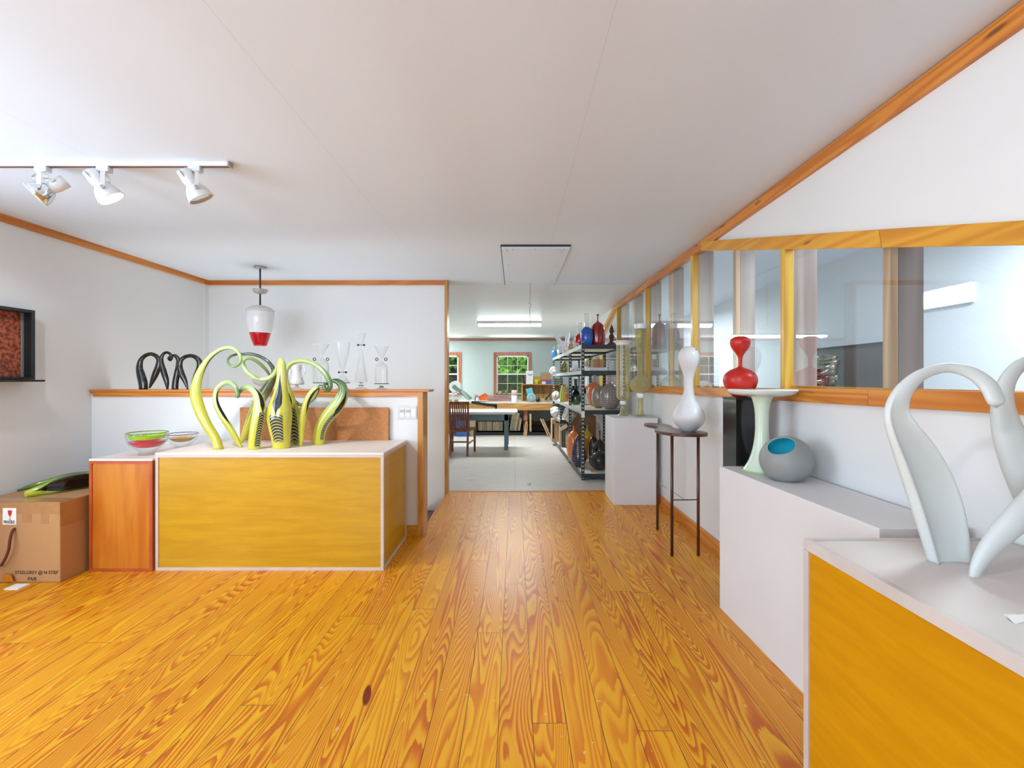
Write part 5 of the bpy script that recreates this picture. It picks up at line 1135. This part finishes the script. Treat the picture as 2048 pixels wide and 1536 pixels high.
# ================================================================== OUTSIDE
struct('ground', MB().box(-30, 30, 12.1, 60, -3.1, -3.), pm('grass_ground', (96, 126, 60), .9, var=.2))
def leafmat(name, a, b):
    t = NT(name); o, x, y, z = t.sep(); n = t.noise(o, 3., 2.)
    r_ = t.n('NewGeometry').outputs['Random Per Island'] if 'Random Per Island' in [s.name for s in t.n('NewGeometry').outputs] else n
    col = t.mix(r_, lin(a), lin(b))
    d = t.n('BsdfDiffuse', {0: col}).outputs[0]; tl = t.n('BsdfTranslucent', {0: col}).outputs[0]
    return t.surf(t.n('MixShader', {0: .35, 1: d, 2: tl}).outputs[0])
LM = [leafmat('leaf_bright', (84, 140, 40), (150, 200, 70)), leafmat('leaf_mid', (40, 84, 34), (104, 156, 56)), leafmat('leaf_dark', (22, 44, 26), (44, 74, 38))]
def tree(label, cx, cy, base, r_, h, n, m, seed, leaf=.11):
    rnd = random.Random(seed); t = thing('tree', label, 'tree', (cx, cy, base), 'trees outside the workshop windows')
    mb = MB()
    for i in range(n):
        a = rnd.uniform(0, 2*PI); q = rnd.random()**.4; ph = math.acos(rnd.uniform(-1, 1))
        c = Vector((cx+r_*q*math.sin(ph)*math.cos(a), cy+r_*.6*q*math.sin(ph)*math.sin(a), base+h*.55+h*.48*q*math.cos(ph)))
        u = Vector((rnd.gauss(0, 1), rnd.gauss(0, 1), rnd.gauss(0, 1))).normalized(); w = u.cross(Vector((rnd.gauss(0, 1), rnd.gauss(0, 1), rnd.gauss(0, 1)))).normalized()
        s = leaf*rnd.uniform(.6, 1.3); mb.add([c-u*s, c+w*s*.45, c+u*s, c-w*s*.45], [(0, 1, 2, 3)])
    mb.build('foliage', m, t, fixn=False)
    MB().cyl((cx, cy, base), (cx, cy, base+h*.6), .12, .05, 10).build('trunk', M['stair'], t, smooth=True)
tree('bright leafy tree just outside the middle workshop window', .2, 14.6, -3, 1.3, 6.6, 2300, LM[0], 1)
tree('mid green tree outside the left workshop window', -2.6, 14.8, -3, 1.4, 6.2, 2000, LM[1], 2)
tree('dark tree filling the gap behind the brighter ones', -1.3, 19., -3, 5., 9.5, 14000, LM[2], 3, .42)

# ================================================================== LIGHT
W = bpy.data.worlds.new('sky'); sc.world = W; W.use_nodes = True
wn = W.node_tree.nodes; bg = wn['Background']; bg.inputs[0].default_value = (.80, .90, 1., 1); bg.inputs[1].default_value = 1.0
def area(name, loc, rot, sx, sy, power, col=(1, 1, 1)):
    l = bpy.data.lights.new(name, 'AREA'); l.shape = 'RECTANGLE'; l.size = sx; l.size_y = sy; l.energy = power; l.color = col
    o = bpy.data.objects.new(name, l); COL.objects.link(o); o.location = loc; o.rotation_euler = rot; return o
def spot(name, loc, d, power, ang, blend=.5, rad=.04, col=(.95, .97, 1.)):
    l = bpy.data.lights.new(name, 'SPOT'); l.energy = power; l.spot_size = math.radians(ang); l.spot_blend = blend; l.shadow_soft_size = rad; l.color = col
    o = bpy.data.objects.new(name, l); COL.objects.link(o); o.location = loc; o.rotation_euler = Vector(d).to_track_quat('-Z', 'Y').to_euler(); return o
# lamp for the unseen window behind the camera, tilted up at the ceiling
area('daylight_rear', (-2.15, YR-.02, 1.4), (PI/2+.25, 0, 0), 1.9, 1.6, 74, (.72, .895, 1.09))
area('left_fill', (XL-.02, 1.1, 1.4), (0, -PI/2-.1, 0), 1.6, 1.95, 52, (.72, .895, 1.09))  # added fill lamp in an added, unseen left window, evening out the room
area('stairwell_uplight', (-2.3, 4.48, -.95), (PI, 0, 0), 2., 1., 34, (.97, .97, .92))  # added lamp low in the stairwell, facing up to wash back wall and ceiling
# track lamps
spot('track_lamp_lit', s2[0]+s2[1]*.02, P(600, 820, 3.5)-s2[0], 42, 85, .8, .02)
spot('track_lamp_gallery', (-.15, .2, 2.3), Vector((1.35, 1.5, 1.0))-Vector((-.15, .2, 2.3)), 24, 95, .9, .05)
spot('track_lamp_left', (-2.9, 2.3, 2.27), Vector((-3.48, 3.35, .9))-Vector((-2.9, 2.3, 2.27)), 16, 80, .8, .03)
# fluorescents
area('fluorescent_glow', (-.1, 8.62, ZC-.115), (0, 0, 0), 1.18, .1, 46, (.86, .97, 1.04))
area('fluorescent_glow_left', (-3.2, 10.8, ZC-.115), (0, 0, 0), 2.3, .1, 68, (.86, .97, 1.04))
# added area lamps outside, aimed up through the workshop windows at its ceiling
for nm, x in (('workshop_uplight', -.07), ('workshop_uplight_left', -1.95)):
    o = area(nm, (x, 13.1, -.1), (0, 0, 0), 1.3, 1.0, 320, (.86, .95, .98)); o.rotation_euler = Vector((0, -4.2, 2.4)).to_track_quat('-Z', 'Y').to_euler()
area('annex_light', (2.45, 2.2, 2.34), (0, 0, 0), .45, .55, 44, (.86, .95, 1.04))  # added area lamps, no fixtures, brightening the room behind the glass
area('annex_light_far', (2.3, 7.6, 2.34), (0, 0, 0), .6, 2., 48, (.86, .95, 1.04))
sun = bpy.data.lights.new('sun', 'SUN'); sun.energy = 1.6; sun.angle = .02; so = bpy.data.objects.new('sun', sun); COL.objects.link(so); so.rotation_euler = (math.radians(40), math.radians(15), math.radians(20))

# ================================================================== RENDER LOOK
sc.view_settings.view_transform = 'Standard'; sc.view_settings.look = 'None'; sc.view_settings.gamma = 1.; sc.view_settings.use_curve_mapping = False
sc.view_settings.exposure = 0.42
cy = sc.cycles
cy.use_adaptive_sampling = True; cy.adaptive_threshold = .05; cy.adaptive_min_samples = 16
cy.max_bounces = 7; cy.diffuse_bounces = 4; cy.glossy_bounces = 4; cy.transmission_bounces = 6; cy.transparent_max_bounces = 18
cy.caustics_reflective = False; cy.caustics_refractive = False; cy.sample_clamp_indirect = 6.; cy.use_denoising = True
